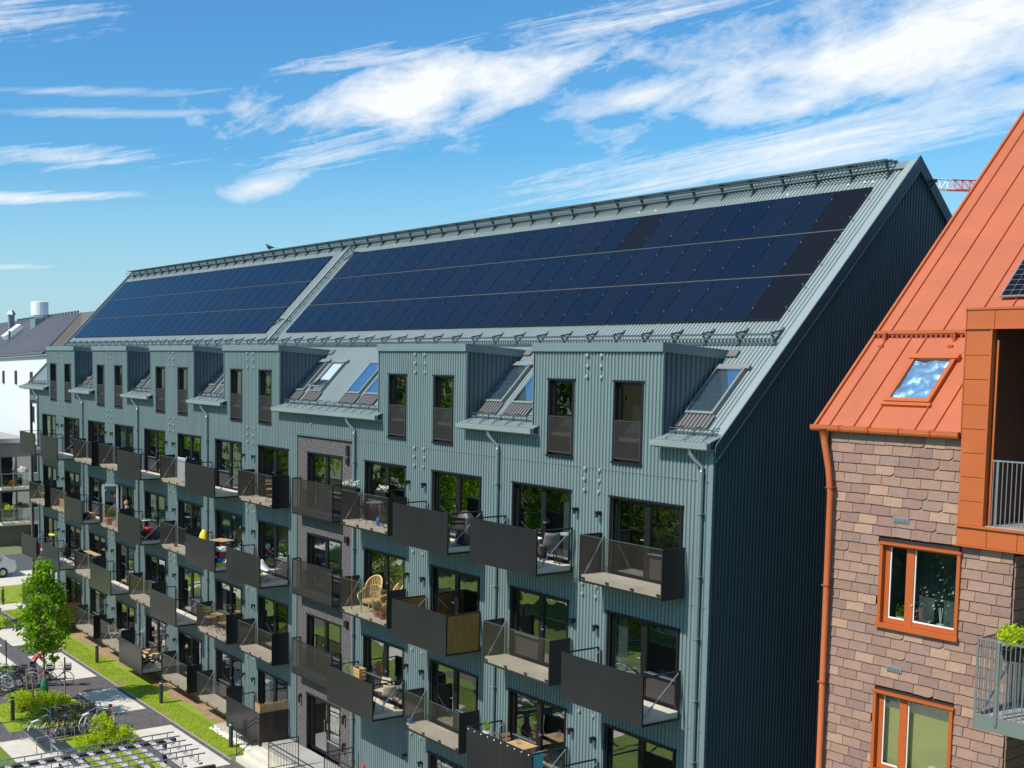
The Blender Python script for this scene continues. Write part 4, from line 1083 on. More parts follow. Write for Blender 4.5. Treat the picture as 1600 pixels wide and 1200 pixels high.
bistro_table('black bistro table behind mesh, third row left of the brick bay', at(2, 6, .9, -.4), False, 'wood', .72, .5)
folding_chair('left wooden bistro chair beside the bistro table, third row', at(2, 6, .2, -.42), .1, 'black', 'wood', 'bistro chairs on the third row balcony')
folding_chair('right wooden bistro chair beside the bistro table, third row', at(2, 6, 1.55, -.42), 3.2, 'black', 'wood', 'bistro chairs on the third row balcony')
bistro_table('square pale wooden table behind the fabric-covered panel at the bottom', at(2, 1, 1.15, -.55), False, 'wood', .78, .72)
folding_chair('wooden folding chair left of the square wooden table', at(2, 1, .55, -.45), .0, 'black', 'wood')
folding_chair('wooden folding chair right of the square wooden table', at(2, 1, 1.75, -.55), 3.14, 'black', 'wood')
potplant('green herb pot in the left corner above the fabric-covered panel', at(2, 1, -.02, -.8, .62), .11, .22, 'white', 'leaf', .3)
tag(MB().lathe([(.04, 0), (.07, .05), (.06, .13), (.045, .17)], n=12).build('glass_vase', 'balglass', None, at(2, 1, 1.1, -.6, .78)), 'clear glass vase on the square wooden table', 'vase')
b = MB(); [b.quad((0, -.2 + k * .05, -.55), (.015 * (k % 2), -.2 + (k + 1) * .05, -.6), (.015 * ((k + 1) % 2), -.2 + (k + 1) * .05, 0), (0, -.2 + k * .05, 0)) for k in range(7)]
o = b.build('turquoise_towel', 'cyan', None, at(2, 1, 2.36, -1.0, 1.0)); o.modifiers.new('t', 'SOLIDIFY').thickness = .01; tag(o, 'turquoise towel hanging over the rail of the lowest fabric-covered balcony', 'towel')
# fabric over the solid panel with eyelets
p = BALS[(2, 1)]
b = MB(); n = 20
for k in range(n):
    xa = XA + (XB - XA) * k / n; xb = XA + (XB - XA) * (k + 1) / n; ya = -1.315 - .010 * math.sin(k * 2.1); yb = -1.315 - .010 * math.sin((k + 1) * 2.1)
    b.quad((xa, ya, -.17), (xb, yb, -.17), (xb, yb, 1.07 - .03 * ((k + 1) % 2)), (xa, ya, 1.07 - .03 * (k % 2)))
b.build('fabric_screen', 'panel', p)
b = MB(); [b.tube([(XA + .1 + k * .28, -1.33, 1.0), (XA + .1 + k * .28, -1.345, 1.0)], .018, 8) for k in range(10)]; b.build('eyelets', 'white', p)
crate('blue_box', 'blue plastic box at the left corner of a pale balcony slab near the bottom', 'box', at(2, 2, -.15, -.66, 0), (.16, .1, .16), 'blue')
tag(MB().box(-.9, .9, -.16, .16, 0, .035).build('wooden_board', 'wood', None, at(2, 10, 1.3, -.35, 1.06)), 'wooden board lying on the railing near the far end, third row', 'board')
blob('red_bag', 'dark red bag standing on the farthest third row balcony', 'bag', at(2, 12, 2.0, -1.05, .0), (.3, .25, .7), 'red', 8)
tag(MB().lathe([(.33, 0), (.34, .03), (.30, .05)], n=16, sy=.5).build('orange_tray', 'yellow', None, at(2, 12, 1.9, -.2, 1.08)), 'orange-yellow tray above the farthest third row balcony', 'tray')
blob('dark_jacket', 'dark jacket over a chair at the far end, third row', 'jacket', at(2, 11, 1.5, -.6, .44), (.45, .40, .62), 'darkcloth', 2)
folding_chair('black folding chair under the dark jacket at the far end', at(2, 11, 1.5, -.6), .6)
# level 1
folding_chair('white metal chair with a pink cloth on a bottom row balcony', at(1, 9, .6, -.4), .3, 'white', 'pink')
tb = thing('kettle_grill', 'small kettle grill with white lid rack on a bottom row balcony', 'grill', at(1, 9, 1.75, -.35))
MB().lathe([(.05, .45), (.22, .55), (.27, .7), (.25, .82), (.1, .92), (.02, .93)], n=14).build('bowl', 'steel', tb)
b = MB(); [b.tube([(.25 * math.cos(a), .25 * math.sin(a), 0), (.1 * math.cos(a), .1 * math.sin(a), .6)], .012, 5) for a in (0, 2.1, 4.2)]; b.build('legs', 'steel', tb)
rnd = random.Random(20)
for k in range(26):
    Lg = rnd.uniform(.4, .8); a = rnd.uniform(0, 3.1); x = 1.75 + rnd.uniform(-.35, .4); y = rnd.uniform(-1.0, -.35)
    z = rnd.uniform(.05, .75)
    b = MB(); b.tube([(-Lg / 2 * math.cos(a), -Lg / 2 * math.sin(a) * .5, 0), (Lg / 2 * math.cos(a), Lg / 2 * math.sin(a) * .5, rnd.uniform(-.05, .12))], rnd.uniform(.035, .06), 6)
    o = b.build('log', 'wood' if k % 3 else 'timberdark', None, at(1, 8, x, y, z)); tag(o, 'split log in the firewood heap on a bottom row balcony', 'log', 'firewood heap on the bottom balcony')
for k, (dx, dy, rz) in enumerate(((1.2, -.9, .4), (2.2, -.5, -.5))):
    t = thing('garden_tool', ['left garden fork leaning over the firewood heap', 'right long-handled broom leaning over the firewood heap'][k], 'tool', at(1, 8, dx, dy, .1), rz)
    MB().tube([(0, 0, 0), (.25, 0, 1.45)], .014, 5).build('handle', 'wood', t)
    b = MB(); [b.tube([(.25 + .0, -.1 + .05 * j, 1.45), (.29, -.1 + .05 * j, 1.66)], .008, 4) for j in range(5)]; b.box(.23, .27, -.11, .11, 1.43, 1.47); b.build('head', 'white' if k == 0 else 'pink', t)
# reed fence and brown cloth on (1,5)
p = BALS[(1, 5)]
b = MB(); rnd = random.Random(4)
for k in range(42):
    y = -1.25 + k * .0285; b.tube([(XB - .05, y, .98), (XB - .05, y + rnd.uniform(-.01, .01), 1.38 + rnd.uniform(-.03, .05))], .012, 5)
for k in range(12): x = XB - .08 - k * .03; b.tube([(x, -1.26, .98), (x, -1.26, 1.38 + rnd.uniform(-.03, .05))], .012, 5)
b.build('reed_top', 'wood', p)
b = MB(); [b.quad((XB + .01 + .012 * math.sin(k), -1.27 + k * .08, -.16), (XB + .01 + .012 * math.sin(k + 1), -1.27 + (k + 1) * .08, -.16), (XB + .01 + .012 * math.sin(k + 1), -1.27 + (k + 1) * .08, 1.0), (XB + .01 + .012 * math.sin(k), -1.27 + k * .08, 1.0)) for k in range(15)]
M['browncloth'] = mat('brown_cloth', (0.045, 0.025, 0.018), .4, vscale=4, col2=(0.02, 0.012, 0.01))
b.build('brown_cloth', 'browncloth', p)
# open casement door on (3, 9)
t = MB(); t.box(0, .05, -.78, 0, 0, 1.96); 
f = MB(); f.box(0, .06, -.78, -.68, 0, 1.96); f.box(0, .06, -.10, 0, 0, 1.96); f.box(0, .06, -.68, -.1, 1.86, 1.96); f.box(0, .06, -.68, -.1, 0, .12)
dd_ = f.build('open_door_leaf', 'white', bld, (wx(9) + .10, .08, TOPS[3] - HH + .02)); dd_.rotation_euler = (0, 0, math.radians(-12))
MB().box(.025, .035, -.68, -.1, .12, 1.86).build('pane', 'glass', dd_)

# ------------------------------------------------------------------ people
def skinmesh(name, pts, edges, rad, m, parent, root=0, sub=2):
    me = D.meshes.new(name); me.from_pydata(pts, edges, []); me.materials.append(M[m])
    o = ob(name, me, parent); sk = o.modifiers.new('skin', 'SKIN'); sk.use_smooth_shade = True
    if not me.skin_vertices: me.attributes
    for i, v in enumerate(me.skin_vertices[0].data): v.radius = (rad[i], rad[i])
    me.skin_vertices[0].data[root].use_root = True
    sb = o.modifiers.new('sub', 'SUBSURF'); sb.levels = sub; sb.render_levels = sub
    return o
def person(label, loc, rotz, J, shirt, trousers, hair, hair_long=False, bare_legs=False):
    """J: joint dict in local metres, x forward"""
    t = thing('person', label, 'person', loc, rotz)
    names = list(J.keys()); idx = {n: i for i, n in enumerate(names)}
    E_ = [('pelvis', 'belly'), ('belly', 'chest'), ('chest', 'neck'), ('neck', 'headb')]
    for s in 'lr':
        E_ += [('chest', 'sh_' + s), ('sh_' + s, 'el_' + s), ('el_' + s, 'wr_' + s), ('wr_' + s, 'palm_' + s), ('pelvis', 'hip_' + s), ('hip_' + s, 'kn_' + s), ('kn_' + s, 'an_' + s), ('an_' + s, 'toe_' + s)]
        E_ += [('palm_' + s, 'f%d_%s' % (k, s)) for k in range(5)]
    for s in 'lr':
        w, e = Vector(J['wr_' + s]), Vector(J['el_' + s]); d = (w - e).normalized(); pr_ = w + d * .06; J['palm_' + s] = tuple(pr_)
        o_ = d.cross(Vector((0, 1, 0))); o_ = o_.normalized() if o_.length > .1 else Vector((1, 0, 0))
        side_ = d.cross(o_)
        for k in range(5):
            J['f%d_%s' % (k, s)] = tuple(pr_ + d * (.07 if k else .03) * (1 - .1 * abs(k - 2)) + side_ * (.018 * (k - 2.5)) + (o_ * .03 if k == 0 else o_ * .0))
    names = list(J.keys()); idx = {n: i for i, n in enumerate(names)}
    rad = {'pelvis': .125, 'belly': .115, 'chest': .13, 'neck': .052, 'headb': .05, 'sh': .058, 'el': .04, 'wr': .027, 'palm': .03, 'hip': .088, 'kn': .058, 'an': .036, 'toe': .032}
    rr = [rad.get(n.split('_')[0], .0095) for n in names]
    skinmesh('body', [J[n] for n in names], [(idx[a], idx[b]) for a, b in E_], rr, 'skin', t, idx['pelvis'])
    def cloth(nm, keys, edges, m, grow):
        ii = {n: i for i, n in enumerate(keys)}
        skinmesh(nm, [J[n] for n in keys], [(ii[a], ii[b]) for a, b in edges], [rad[n.split('_')[0]] * grow for n in keys], m, t, 0, 1)
    cloth('top', ['chest', 'belly', 'pelvis', 'sh_l', 'sh_r', 'el_l', 'el_r'], [('chest', 'belly'), ('belly', 'pelvis'), ('chest', 'sh_l'), ('chest', 'sh_r'), ('sh_l', 'el_l'), ('sh_r', 'el_r')], shirt, 1.16)
    if bare_legs: cloth('shorts', ['pelvis', 'hip_l', 'hip_r'], [('pelvis', 'hip_l'), ('pelvis', 'hip_r')], trousers, 1.22)
    else: cloth('trousers', ['pelvis', 'hip_l', 'hip_r', 'kn_l', 'kn_r', 'an_l', 'an_r'], [('pelvis', 'hip_l'), ('pelvis', 'hip_r'), ('hip_l', 'kn_l'), ('hip_r', 'kn_r'), ('kn_l', 'an_l'), ('kn_r', 'an_r')], trousers, 1.18)
    h = Vector(J['headb']); b = MB(); n, k = 16, 12
    c = h + Vector((.01, 0, .10))
    for j in range(k + 1):
        ph = math.pi * j / k - math.pi / 2
        for i in range(n):
            a = 2 * math.pi * i / n; x, y, z = math.cos(a) * math.cos(ph), math.sin(a) * math.cos(ph), math.sin(ph)
            x = x * (.095 if z > -.2 else .085); 
            if x > 0 and abs(y) < .25 and -.35 < z < .05: x += .02 * (1 - abs(y) * 4)
            b.v.append((c.x + x, c.y + y * .075, c.z + z * .12))
    for j in range(k):
        for i in range(n): b.f.append((j * n + i, j * n + (i + 1) % n, (j + 1) * n + (i + 1) % n, (j + 1) * n + i))
    for s in (-1, 1): b.tube([(c.x - .005, c.y + s * .072, c.z - .03), (c.x - .01, c.y + s * .085, c.z + .02)], .014, 5)
    b.build('head', 'skin', t, smooth=True)
    b = MB(); [b.lathe([(.009, -.006), (.012, 0), (.009, .006)], (c.x + .083, c.y + s * .03, c.z + .012), 8) for s in (-1, 1)]; b.build('eyes', 'black', t)
    b = MB(); b.box(c.x + .075, c.x + .088, c.y - .022, c.y + .022, c.z - .068, c.z - .060); b.build('mouth', 'redshirt', t)
    b = MB()
    for j in range(k + 1):
        ph = math.pi * j / k - math.pi / 2
        for i in range(n):
            a = 2 * math.pi * i / n; x, y, z = math.cos(a) * math.cos(ph), math.sin(a) * math.cos(ph), math.sin(ph)
            low = -.9 if not hair_long else -2.2
            zz = z * .128 if z > 0 else z * .128 * (2.0 if hair_long else .9)
            fx = .102 if z > .35 else (.03 if x > 0 else .102)
            b.v.append((c.x - .012 + x * fx, c.y + y * .086, c.z + .015 + zz))
    for j in range(k):
        for i in range(n): b.f.append((j * n + i, j * n + (i + 1) % n, (j + 1) * n + (i + 1) % n, (j + 1) * n + i))
    b.build('hair', hair, t, smooth=True)
    return t
# seated in the doorway of (3, 9), facing the courtyard
seat = dict(pelvis=(0, 0, .50), belly=(.0, 0, .66), chest=(.02, 0, .86), neck=(.03, 0, 1.02), headb=(.05, 0, 1.07),
            sh_l=(.02, .17, .96), el_l=(.10, .22, .70), wr_l=(.30, .14, .62), sh_r=(.02, -.17, .96), el_r=(.10, -.22, .70), wr_r=(.30, -.14, .62),
            hip_l=(.05, .09, .48), kn_l=(.46, .10, .50), an_l=(.52, .10, .08), toe_l=(.66, .11, .03), hip_r=(.05, -.09, .48), kn_r=(.46, -.08, .50), an_r=(.55, -.08, .08), toe_r=(.69, -.09, .03))
person('person with short reddish hair sitting in an open balcony doorway, bare legs, dark shorts', (-35.25, -.02, fl(3)), math.radians(-97), seat, 'darkcloth', 'darkcloth', 'hair', False, True)
st = thing('stool', 'low stool under the person sitting in the open balcony doorway', 'stool', (-35.25, .0, fl(3)))
MB().lathe([(.18, 0), (.18, .03)], (0, 0, .34), 14).build('seat', 'wood', st); b = MB(); [b.tube([(.16 * math.cos(a), .16 * math.sin(a), 0), (.12 * math.cos(a), .12 * math.sin(a), .34)], .014, 5) for a in (0, 1.57, 3.14, 4.71)]; b.build('legs', 'wood', st)
stand = dict(pelvis=(-.10, 0, .92), belly=(.0, 0, 1.06), chest=(.16, 0, 1.22), neck=(.32, 0, 1.33), headb=(.37, 0, 1.34),
             sh_l=(.17, .17, 1.28), el_l=(.32, .23, 1.05), wr_l=(.48, .19, .90), sh_r=(.17, -.17, 1.28), el_r=(.33, -.22, 1.05), wr_r=(.48, -.17, .90),
             hip_l=(-.08, .09, .88), kn_l=(-.02, .10, .48), an_l=(-.12, .10, .09), toe_l=(.03, .11, .03), hip_r=(-.08, -.09, .88), kn_r=(.06, -.10, .48), an_r=(.03, -.10, .09), toe_r=(.17, -.11, .03))
person('person in red top and blue jeans bending over a bicycle by the young tree', (-33.6, -5.35, G), math.radians(70), stand, 'redshirt', 'jeans', 'hair', True)

# ------------------------------------------------------------------ bird on the ridge walkway
t = thing('bird', 'black bird perched on the ridge walkway against the sky', 'bird', (-33.2, 6.80, RZ + 7.185), math.radians(205))
b = MB(); b.tube([(-.20, 0, .16), (-.12, 0, .17), (-.02, 0, .16), (.08, 0, .20), (.13, 0, .26), (.17, 0, .30), (.21, 0, .30), (.235, 0, .295)], [.02, .05, .085, .09, .06, .045, .04, .01], 10); b.build('body', 'black', t, smooth=True)
b = MB(); b.obox((-.42, -.04, .12), (.26, 0, .05), (0, .08, 0), (0, 0, .012)); b.build('tail', 'black', t)
b = MB(); b.tube([(.235, 0, .297), (.30, 0, .285)], [.013, .003], 6); b.build('beak', 'black', t)
for s in (-1, 1):
    b = MB(); b.poly([(.10, s * .08, .24), (-.05, s * .10, .22), (-.26, s * .05, .17), (-.10, s * .095, .12), (.06, s * .095, .13)]); b.build('wing', 'black', t)
    b = MB(); b.tube([(.0, s * .03, .09), (.01, s * .03, 0)], .008, 5); b.build('leg', 'black', t)

# ------------------------------------------------------------------ slate house with orange roof
ang = math.atan2(.07425563, .99723924)
hs = thing('slate_house', 'slate-clad apartment house with orange metal roof and orange window frames on the right', 'building', (.0644, -.8655, 0), ang)
SL0, SLC = 3.36, 6.93     # left edge, corner of the recess
def wall_box(b, x0, x1, z0, z1, y=.05, d=.25): b.box(x0, x1, y, y + d, z0, z1)
hw = [(4.53, 6.0, 10.05 + .0, 11.60), (4.53, 6.0, 7.12, 8.65), (4.53, 6.0, 4.15, 5.7), (4.53, 6.0, 1.2, 2.75)]
b = MB(); xs = [SL0, 4.53, 6.0, SLC]
b.box(SL0, 4.53, .05, .3, 0, 13.72); b.box(6.0, SLC, .05, .3, 0, 11.8)
zz = [0] + sum([[w[2], w[3]] for w in sorted(hw, key=lambda w: w[2])], []) + [13.72]
for k in range(0, len(zz), 2): b.box(4.53, 6.0, .05, .3, zz[k], zz[k + 1])
b.box(SL0, SL0 + .3, .3, 16, 0, 13.5); b.box(SLC - .25, SLC, .3, 1.5, 0, 11.8); b.box(SLC - .25, 18, 1.35, 1.5, 0, 11.8); b.box(17.7, 18, 1.5, 16, 0, 13.5); b.box(SL0, 18, 15.7, 16, 0, 13.5)
b.build('wall_backing', 'slate_back', hs)
# slates: individual pieces on the front wall (visible heights), joined lower down
def slate_mesh(w, k):
    r = random.Random(k); b = MB(); h = .222; lo = [r.uniform(-.005, .005) for _ in range(5)]
    ch = .05 if k == 2 else (.0)
    pts = [(0, lo[0] + (.0)), (w * .25, lo[1]), (w * .5, lo[2]), (w * .75, lo[3]), (w - ch, lo[4]), (w, lo[4] + ch * .8), (w, h), (0, h)]
    if ch == 0: pts.pop(5)
    n = len(pts)
    b.v += [(x, -.042 + .026 * z / h, z) for x, z in pts] + [(x, -.022 + .022 * z / h, z) for x, z in pts]
    b.f.append(tuple(range(n)))
    for i in range(n): j = (i + 1) % n; b.f.append((i, i + n, j + n, j))
    return b.mesh('slate', 'slate')
smesh = {}
def slate_at(x, z, w, k, parent, y=.05, rot=0):
    wq = round(w / .01) * .01
    if wq < .05: return
    key = (round(wq, 2), k)
    if key not in smesh: smesh[key] = slate_mesh(wq - .009, k)
    o = ob('slate', smesh[key], parent, (x, y, z)); 
    if rot: o.rotation_euler = (0, 0, rot)
rowh = .198; z = 13.54; row = 0; cnt = 0
low = MB()
while z > .2:
    x = SL0 - (row % 2) * .185 - .05 * ((row * 7) % 3)
    while x < SLC:
        a, c = max(x, SL0), min(x + .38, SLC)
        segs = [(a, c)]
        for (w0, w1, z0, z1) in hw:
            if z + rowh > z0 + .005 and z < z1 - .04: segs = [s for q in segs for s in subtract([q], w0 - .03, w1 + .03)]
        if z + rowh > 11.77: segs = [s for q in segs for s in subtract([q], 5.96, 20)]
        for (a1, c1) in segs:
            if c1 - a1 < .05: continue
            if z > 6.2: slate_at(a1, z + R_.uniform(-.007, .007), c1 - a1, R_.choice((0, 1, 3, 0, 1, 3, 0, 1, 3, 2)), hs); cnt += 1
            else: low.box(a1, c1 - .008, .02, .045, z, z + rowh - .01)
        x += .38
    z -= rowh; row += 1
o = low.build('lower_slates', 'slate', hs); o['kind'] = 'stuff'
# slates on the return wall of the recess (shaded side)
side = MB(); z = 11.5; row = 0
while z > .2:
    y = .06 - (row % 2) * .2
    while y < 1.34:
        a, c = max(y, .06), min(y + .4, 1.34)
        if c - a > .03: side.box(SLC, SLC + .02 + .008 * ((row * 3 + int(y * 10)) % 3) / 3, a, c - .008, z, z + rowh - .012)
        y += .4
    z -= rowh; row += 1
o = side.build('return_slates', 'slate', hs); o['kind'] = 'stuff'
# windows
for wi, (x0, x1, z0, z1) in enumerate(hw):
    f = MB(); f.box(x0 - .03, x0 + .03, -.03, .16, z0, z1); f.box(x1 - .03, x1 + .03, -.03, .16, z0, z1); f.box(x0 - .06, x1 + .05, -.05, .16, z1, z1 + .045); f.box(x0 - .05, x1 + .05, -.06, .16, z0 - .09, z0)
    m_ = x0 + .46
    f.box(x0 + .03, x0 + .13, .07, .14, z0, z1); f.box(m_, m_ + .15, .06, .14, z0, z1); f.box(x1 - .08, x1 - .03, .07, .14, z0, z1)
    for a, c in ((x0 + .13, m_), (m_ + .15, x1 - .08)): f.box(a, c, .07, .14, z1 - .05, z1); f.box(a, c, .07, .14, z0, z0 + .10)
    fo = f.build('window', 'orangeframe', hs)
    for a, c in ((x0 + .13, m_), (m_ + .15, x1 - .08)):
        MB().box(a, c, .10, .106, z0 + .10, z1 - .05).build('pane', 'balglass', fo)
        g = MB(); g.box(a, a + .022, .085, .1, z0 + .1, z1 - .05); g.box(a + .022, c, .085, .1, z0 + .1, z0 + .125); g.build('glazing_bead', 'white', fo)
    r_ = MB(); r_.quad((x0, .9, z0), (x1, .9, z0), (x1, .9, z1), (x0, .9, z1)); r_.quad((x0, .15, z0), (x1, .15, z0), (x1, .9, z0), (x0, .9, z0)); r_.quad((x0, .15, z0), (x0, .9, z0), (x0, .9, z1), (x0, .15, z1)); r_.quad((x0, .15, z1), (x1, .15, z1), (x1, .9, z1), (x0, .9, z1)); r_.quad((x1, .15, z0), (x1, .9, z0), (x1, .9, z1), (x1, .15, z1))
    r_.build('interior', 'houseroom', fo)
    if wi == 1:
        r_ = MB(); r_.quad((x0 + .04, .22, z0), (x1 - .04, .22, z0), (x1 - .04, .22, z1), (x0 + .04, .22, z1)); r_.build('blind', 'curtain_tan', fo)
        MB().box(x0 + 1.0, x0 + 1.12, .19, .215, z0 + .22, z0 + .28).build('paper_note', 'white', fo)
    if wi == 0:
        MB().box(x0 + .1, x1 - .1, .16, .32, z0 + .0, z0 + .03).build('inner_sill', 'white', fo)
def house_loc(x, y, z):
    c, s = math.cos(ang), math.sin(ang); return (.0644 + x * c - y * s, -.8655 + x * s + y * c, z)
potplant('green potted plant behind the narrow pane of the upper orange window', house_loc(4.83, .24, 10.08), .07, .10, 'white', 'leaf', .24, 60, ls=.03)
potplant('left pink flowering plant on the sill of the upper orange window', house_loc(5.22, .22, 10.08), .06, .10, 'terracotta', 'pink', .42, 60, ls=.03)
potplant('right cream flowering plant on the sill of the upper orange window', house_loc(5.60, .22, 10.08), .06, .10, 'white', 'cream', .52, 50, ls=.03)
# vents
for (x, z) in ((4.72, 12.05), (4.72, 9.12)):
    b = MB(); b.box(x, x + .30, .0, .03, z, z + .11); v = b.build('wall_vent', 'ventcap', hs)
    b = MB(); [b.box(x + .02 + k * .045, x + .05 + k * .045, -.012, .0, z + .02, z + .09) for k in range(6)]; b.build('vent_slats', 'steel', v)
# roof: pans with standing seams
KR = .905; RZ0 = 13.84; TL = 8.2
def rp(t_, dz=0): return RZ0 + KR * t_ + dz
b = MB(); b.quad((3.07, 0, rp(0, -.04)), (5.96, 0, rp(0, -.04)), (5.96, TL, rp(TL, -.04)), (3.07, TL, rp(TL, -.04))); b.quad((5.96, 2.0, rp(2.0, -.04)), (18, 2.0, rp(2.0, -.04)), (18, TL, rp(TL, -.04)), (5.96, TL, rp(TL, -.04)))
b.quad((3.07, TL, rp(TL, -.04)), (18, TL, rp(TL, -.04)), (18, 2 * TL, rp(0, -.04)), (3.07, 2 * TL, rp(0, -.04)))
b.poly([(3.42, .3, 13.5), (3.42, TL, rp(TL, -.3)), (3.42, 2 * TL - .3, 13.5)])
b.build('roof_underlay', 'orangeroof', hs)
seams_up = [3.07, 3.33, 3.86, 4.40, 4.93, 5.46, 6.0, 6.53, 7.06, 7.6, 8.13, 8.66, 9.2]
def pan(x0, x1, t0, t1, seam=True):
    b = MB(); b.obox((x0 + .004, t0, rp(t0, -.03)), (x1 - x0 - .008, 0, 0), (0, t1 - t0, KR * (t1 - t0)), (0, -.02, .022))
    if seam: b.obox((x1 - .012, t0 + .03, rp(t0 + .03, -.01)), (.016, 0, 0), (0, t1 - t0 - .05, KR * (t1 - t0 - .05)), (0, -.035, .038))
    return b.build('roof_panel', 'orangeroof', hs)
for a, c in zip(seams_up[:-1], seams_up[1:]): pan(a, c, 2.02, TL)
low_s = [3.07, 3.34, 3.85, 4.16, 5.06, 5.42, 5.96]
for a, c in zip(low_s[:-1], low_s[1:]):
    if a == 4.16: pan(a, c, -.02, .50); pan(a, c, 1.52, 1.98, False)
    else: pan(a, c, -.02, 1.98)
MB().obox((3.02, -.03, rp(0, -.05)), (.05, 0, 0), (0, TL, KR * TL), (0, -.05, .06)).build('verge_trim', 'orange', hs)
# snow guard
b = MB(); b.box(3.05, 5.93, 1.93, 1.96, rp(2.0, .06), rp(2.0, .12)); b.box(3.05, 5.93, 1.99, 2.03, rp(2.0, .10), rp(2.0, .13)); b.build('snow_guard_bar', 'orange', hs)
for x in (3.3, 4.72): b = MB(); b.box(x, x + .05, 1.86, 1.98, rp(1.9, -.02), rp(2, .08)); b.box(x - .02, x + .07, 1.72, 1.80, rp(1.75, -.02), rp(1.75, .05)); b.build('snow_guard_clamp', 'orangedark', hs)
b = MB(); [b.box(3.12 + k * .1, 3.17 + k * .1, 1.945, 1.95, rp(2, -.06), rp(2, .06)) for k in range(27)]; b.build('snow_guard_grille', 'orangedark', hs)
# skylight of the orange roof
b = MB(); t0, t1 = .52, 1.48; x0, x1 = 4.17, 5.05
def osl(b, xa, xb, ta, tb, h0, h1): b.obox((xa, ta - h0 * .67, rp(ta, h0 * .74)), (xb - xa, 0, 0), (0, tb - ta, KR * (tb - ta)), (0, -(h1 - h0) * .67, (h1 - h0) * .74))
osl(b, x0, x0 + .08, t0, t1, .0, .10); osl(b, x1 - .08, x1, t0, t1, .0, .10); osl(b, x0 + .08, x1 - .08, t0, t0 + .07, 0, .10); osl(b, x0 - .02, x1 + .05, t1 - .06, t1 + .04, 0, .13); osl(b, x0 - .04, x1 + .04, t0 - .06, t0, 0, .07)
so = b.build('skylight', 'orange', hs)
b = MB(); osl(b, x0 + .08, x1 - .08, t0 + .07, t1 - .06, .07, .075); b.build('pane', 'foilglass', so)
# crumpled foil behind the glass
b = MB(); n = 22
for i in range(n + 1):
    for j in range(n + 1):
        xx = x0 + .08 + (x1 - x0 - .16) * i / n; tt_ = t0 + .07 + (t1 - t0 - .13) * j / n
        hh = .035 + .07 * (mnoise.noise(Vector((xx * 3.5, tt_ * 5, 0))) + .3 * mnoise.noise(Vector((xx * 9, tt_ * 9, 4)))) ; hh = min(hh, .062)
        b.v.append((xx, tt_ - hh * .67, rp(tt_, hh * .74)))
for i in range(n):
    for j in range(n): k = i * (n + 1) + j; b.f.append((k, k + 1, k + n + 2, k + n + 1))
M['foil'] = mat('crumpled_foil', (0.80, 0.84, 0.88), .42, metal=.55)
b.build('foil_blind', 'foil', so)
# small solar module above the box
t = thing('solar_array', 'solar panel with white grid lines above the orange box', 'solar panels', house_loc(5.15, 2.74, rp(2.74, .1)), ang)
for cx in range(2):
    b = MB(); W_, L_ = 1.0, 1.22; b.obox((cx * 1.03, 0, 0), (W_, 0, 0), (0, L_, KR * L_), (0, -.02, .025)); p_ = b.build('solar_panel', 'steel', t)
    b = MB(); nx, ny = 6, 10
    for i in range(nx):
        for j in range(ny):
            a0 = cx * 1.03 + .025 + i * (W_ - .05) / nx; t_ = .02 + j * (L_ - .04) / ny
            b.obox((a0 + .006, t_ + .006 - .022, KR * (t_ + .006) + .027), ((W_ - .05) / nx - .012, 0, 0), (0, (L_ - .04) / ny - .014, KR * ((L_ - .04) / ny - .014)), (0, -.002, .0025))
    b.build('cells', 'cell_dark', p_)
# gutter and downpipe
b = MB(); b.tube([(3.0, -.09, 13.80), (5.93, -.09, 13.80)], .062, 8); b.box(3.0, 5.93, -.15, .0, 13.80, 13.865); b.build('gutter', 'orange', hs)
b = MB(); [b.box(x, x + .03, -.165, -.02, 13.78, 13.872) for x in (3.6, 4.2, 4.8, 5.4)]; b.build('gutter_straps', 'orangedark', hs)
b = MB(); b.tube([(3.28, -.09, 13.78), (3.30, -.10, 13.55), (3.42, -.12, 13.0), (3.47, -.10, 12.5), (3.47, -.10, .3)], [.10, .07, .06, .06, .06], 10); b.build('downpipe', 'orange', hs, smooth=True)
b = MB(); [b.box(3.40, 3.54, -.17, .04, z_, z_ + .03) for z_ in (12.6, 10.6, 8.6, 6.6)]; b.build('pipe_clips', 'orangedark', hs)
# box dormer / loggia
BX0 = 5.97
def cas(x0, x1, z0, z1, y0=-.10, y1=.02, m='orange', nm='casing_panel'): return MB().box(x0 + .005, x1 - .005, y0, y1, z0 + .005, z1 - .005).build(nm, m, hs)
cas(BX0, 6.45, 15.77, 16.12); 
for k in range(6): cas(6.45 + k * .85, 7.30 + k * .85, 15.77, 16.12)
zs_ = [12.18, 12.62, 13.06, 13.50, 13.94, 14.38, 14.84, 15.28, 15.77]
for a, c in zip(zs_[:-1], zs_[1:]): cas(BX0, 6.40, a, c)
for k, (a, c) in enumerate(((BX0, 6.50), (6.50, 7.02), (7.02, 7.9), (7.9, 8.8), (8.8, 9.7))): cas(a, c, 11.80, 12.14)
b = MB(); b.box(BX0 - .02, 9.7, -.135, .02, 15.75, 15.775); b.box(BX0 - .02, 9.7, -.14, .02, 12.14, 12.18); b.box(BX0 - .02, 9.7, -.12, .02, 11.775, 11.80); b.box(6.40, 6.43, -.12, 1.4, 12.18, 15.75)
b.build('box_trim', 'orange', hs)
b = MB(); b.quad((BX0, -.1, 16.125), (9.7, -.1, 16.125), (9.7, 2.6, 16.20), (BX0, 2.6, 16.20)); b.box(BX0 - .03, 9.7, -.12, -.09, 16.10, 16.14); b.box(BX0 - .025, BX0 - .004, -.10, 2.5, 13.86, 16.13); b.build('box_roof', 'orange', hs)
b = MB(); k = 0
x = 6.43
while x < 9.7: b.box(x, x + .095, 1.38, 1.40, 12.18, 15.74); x += .10
y = .02
while y < 1.38: b.box(6.432, 6.45, y, y + .095, 12.18, 15.74); y += .10
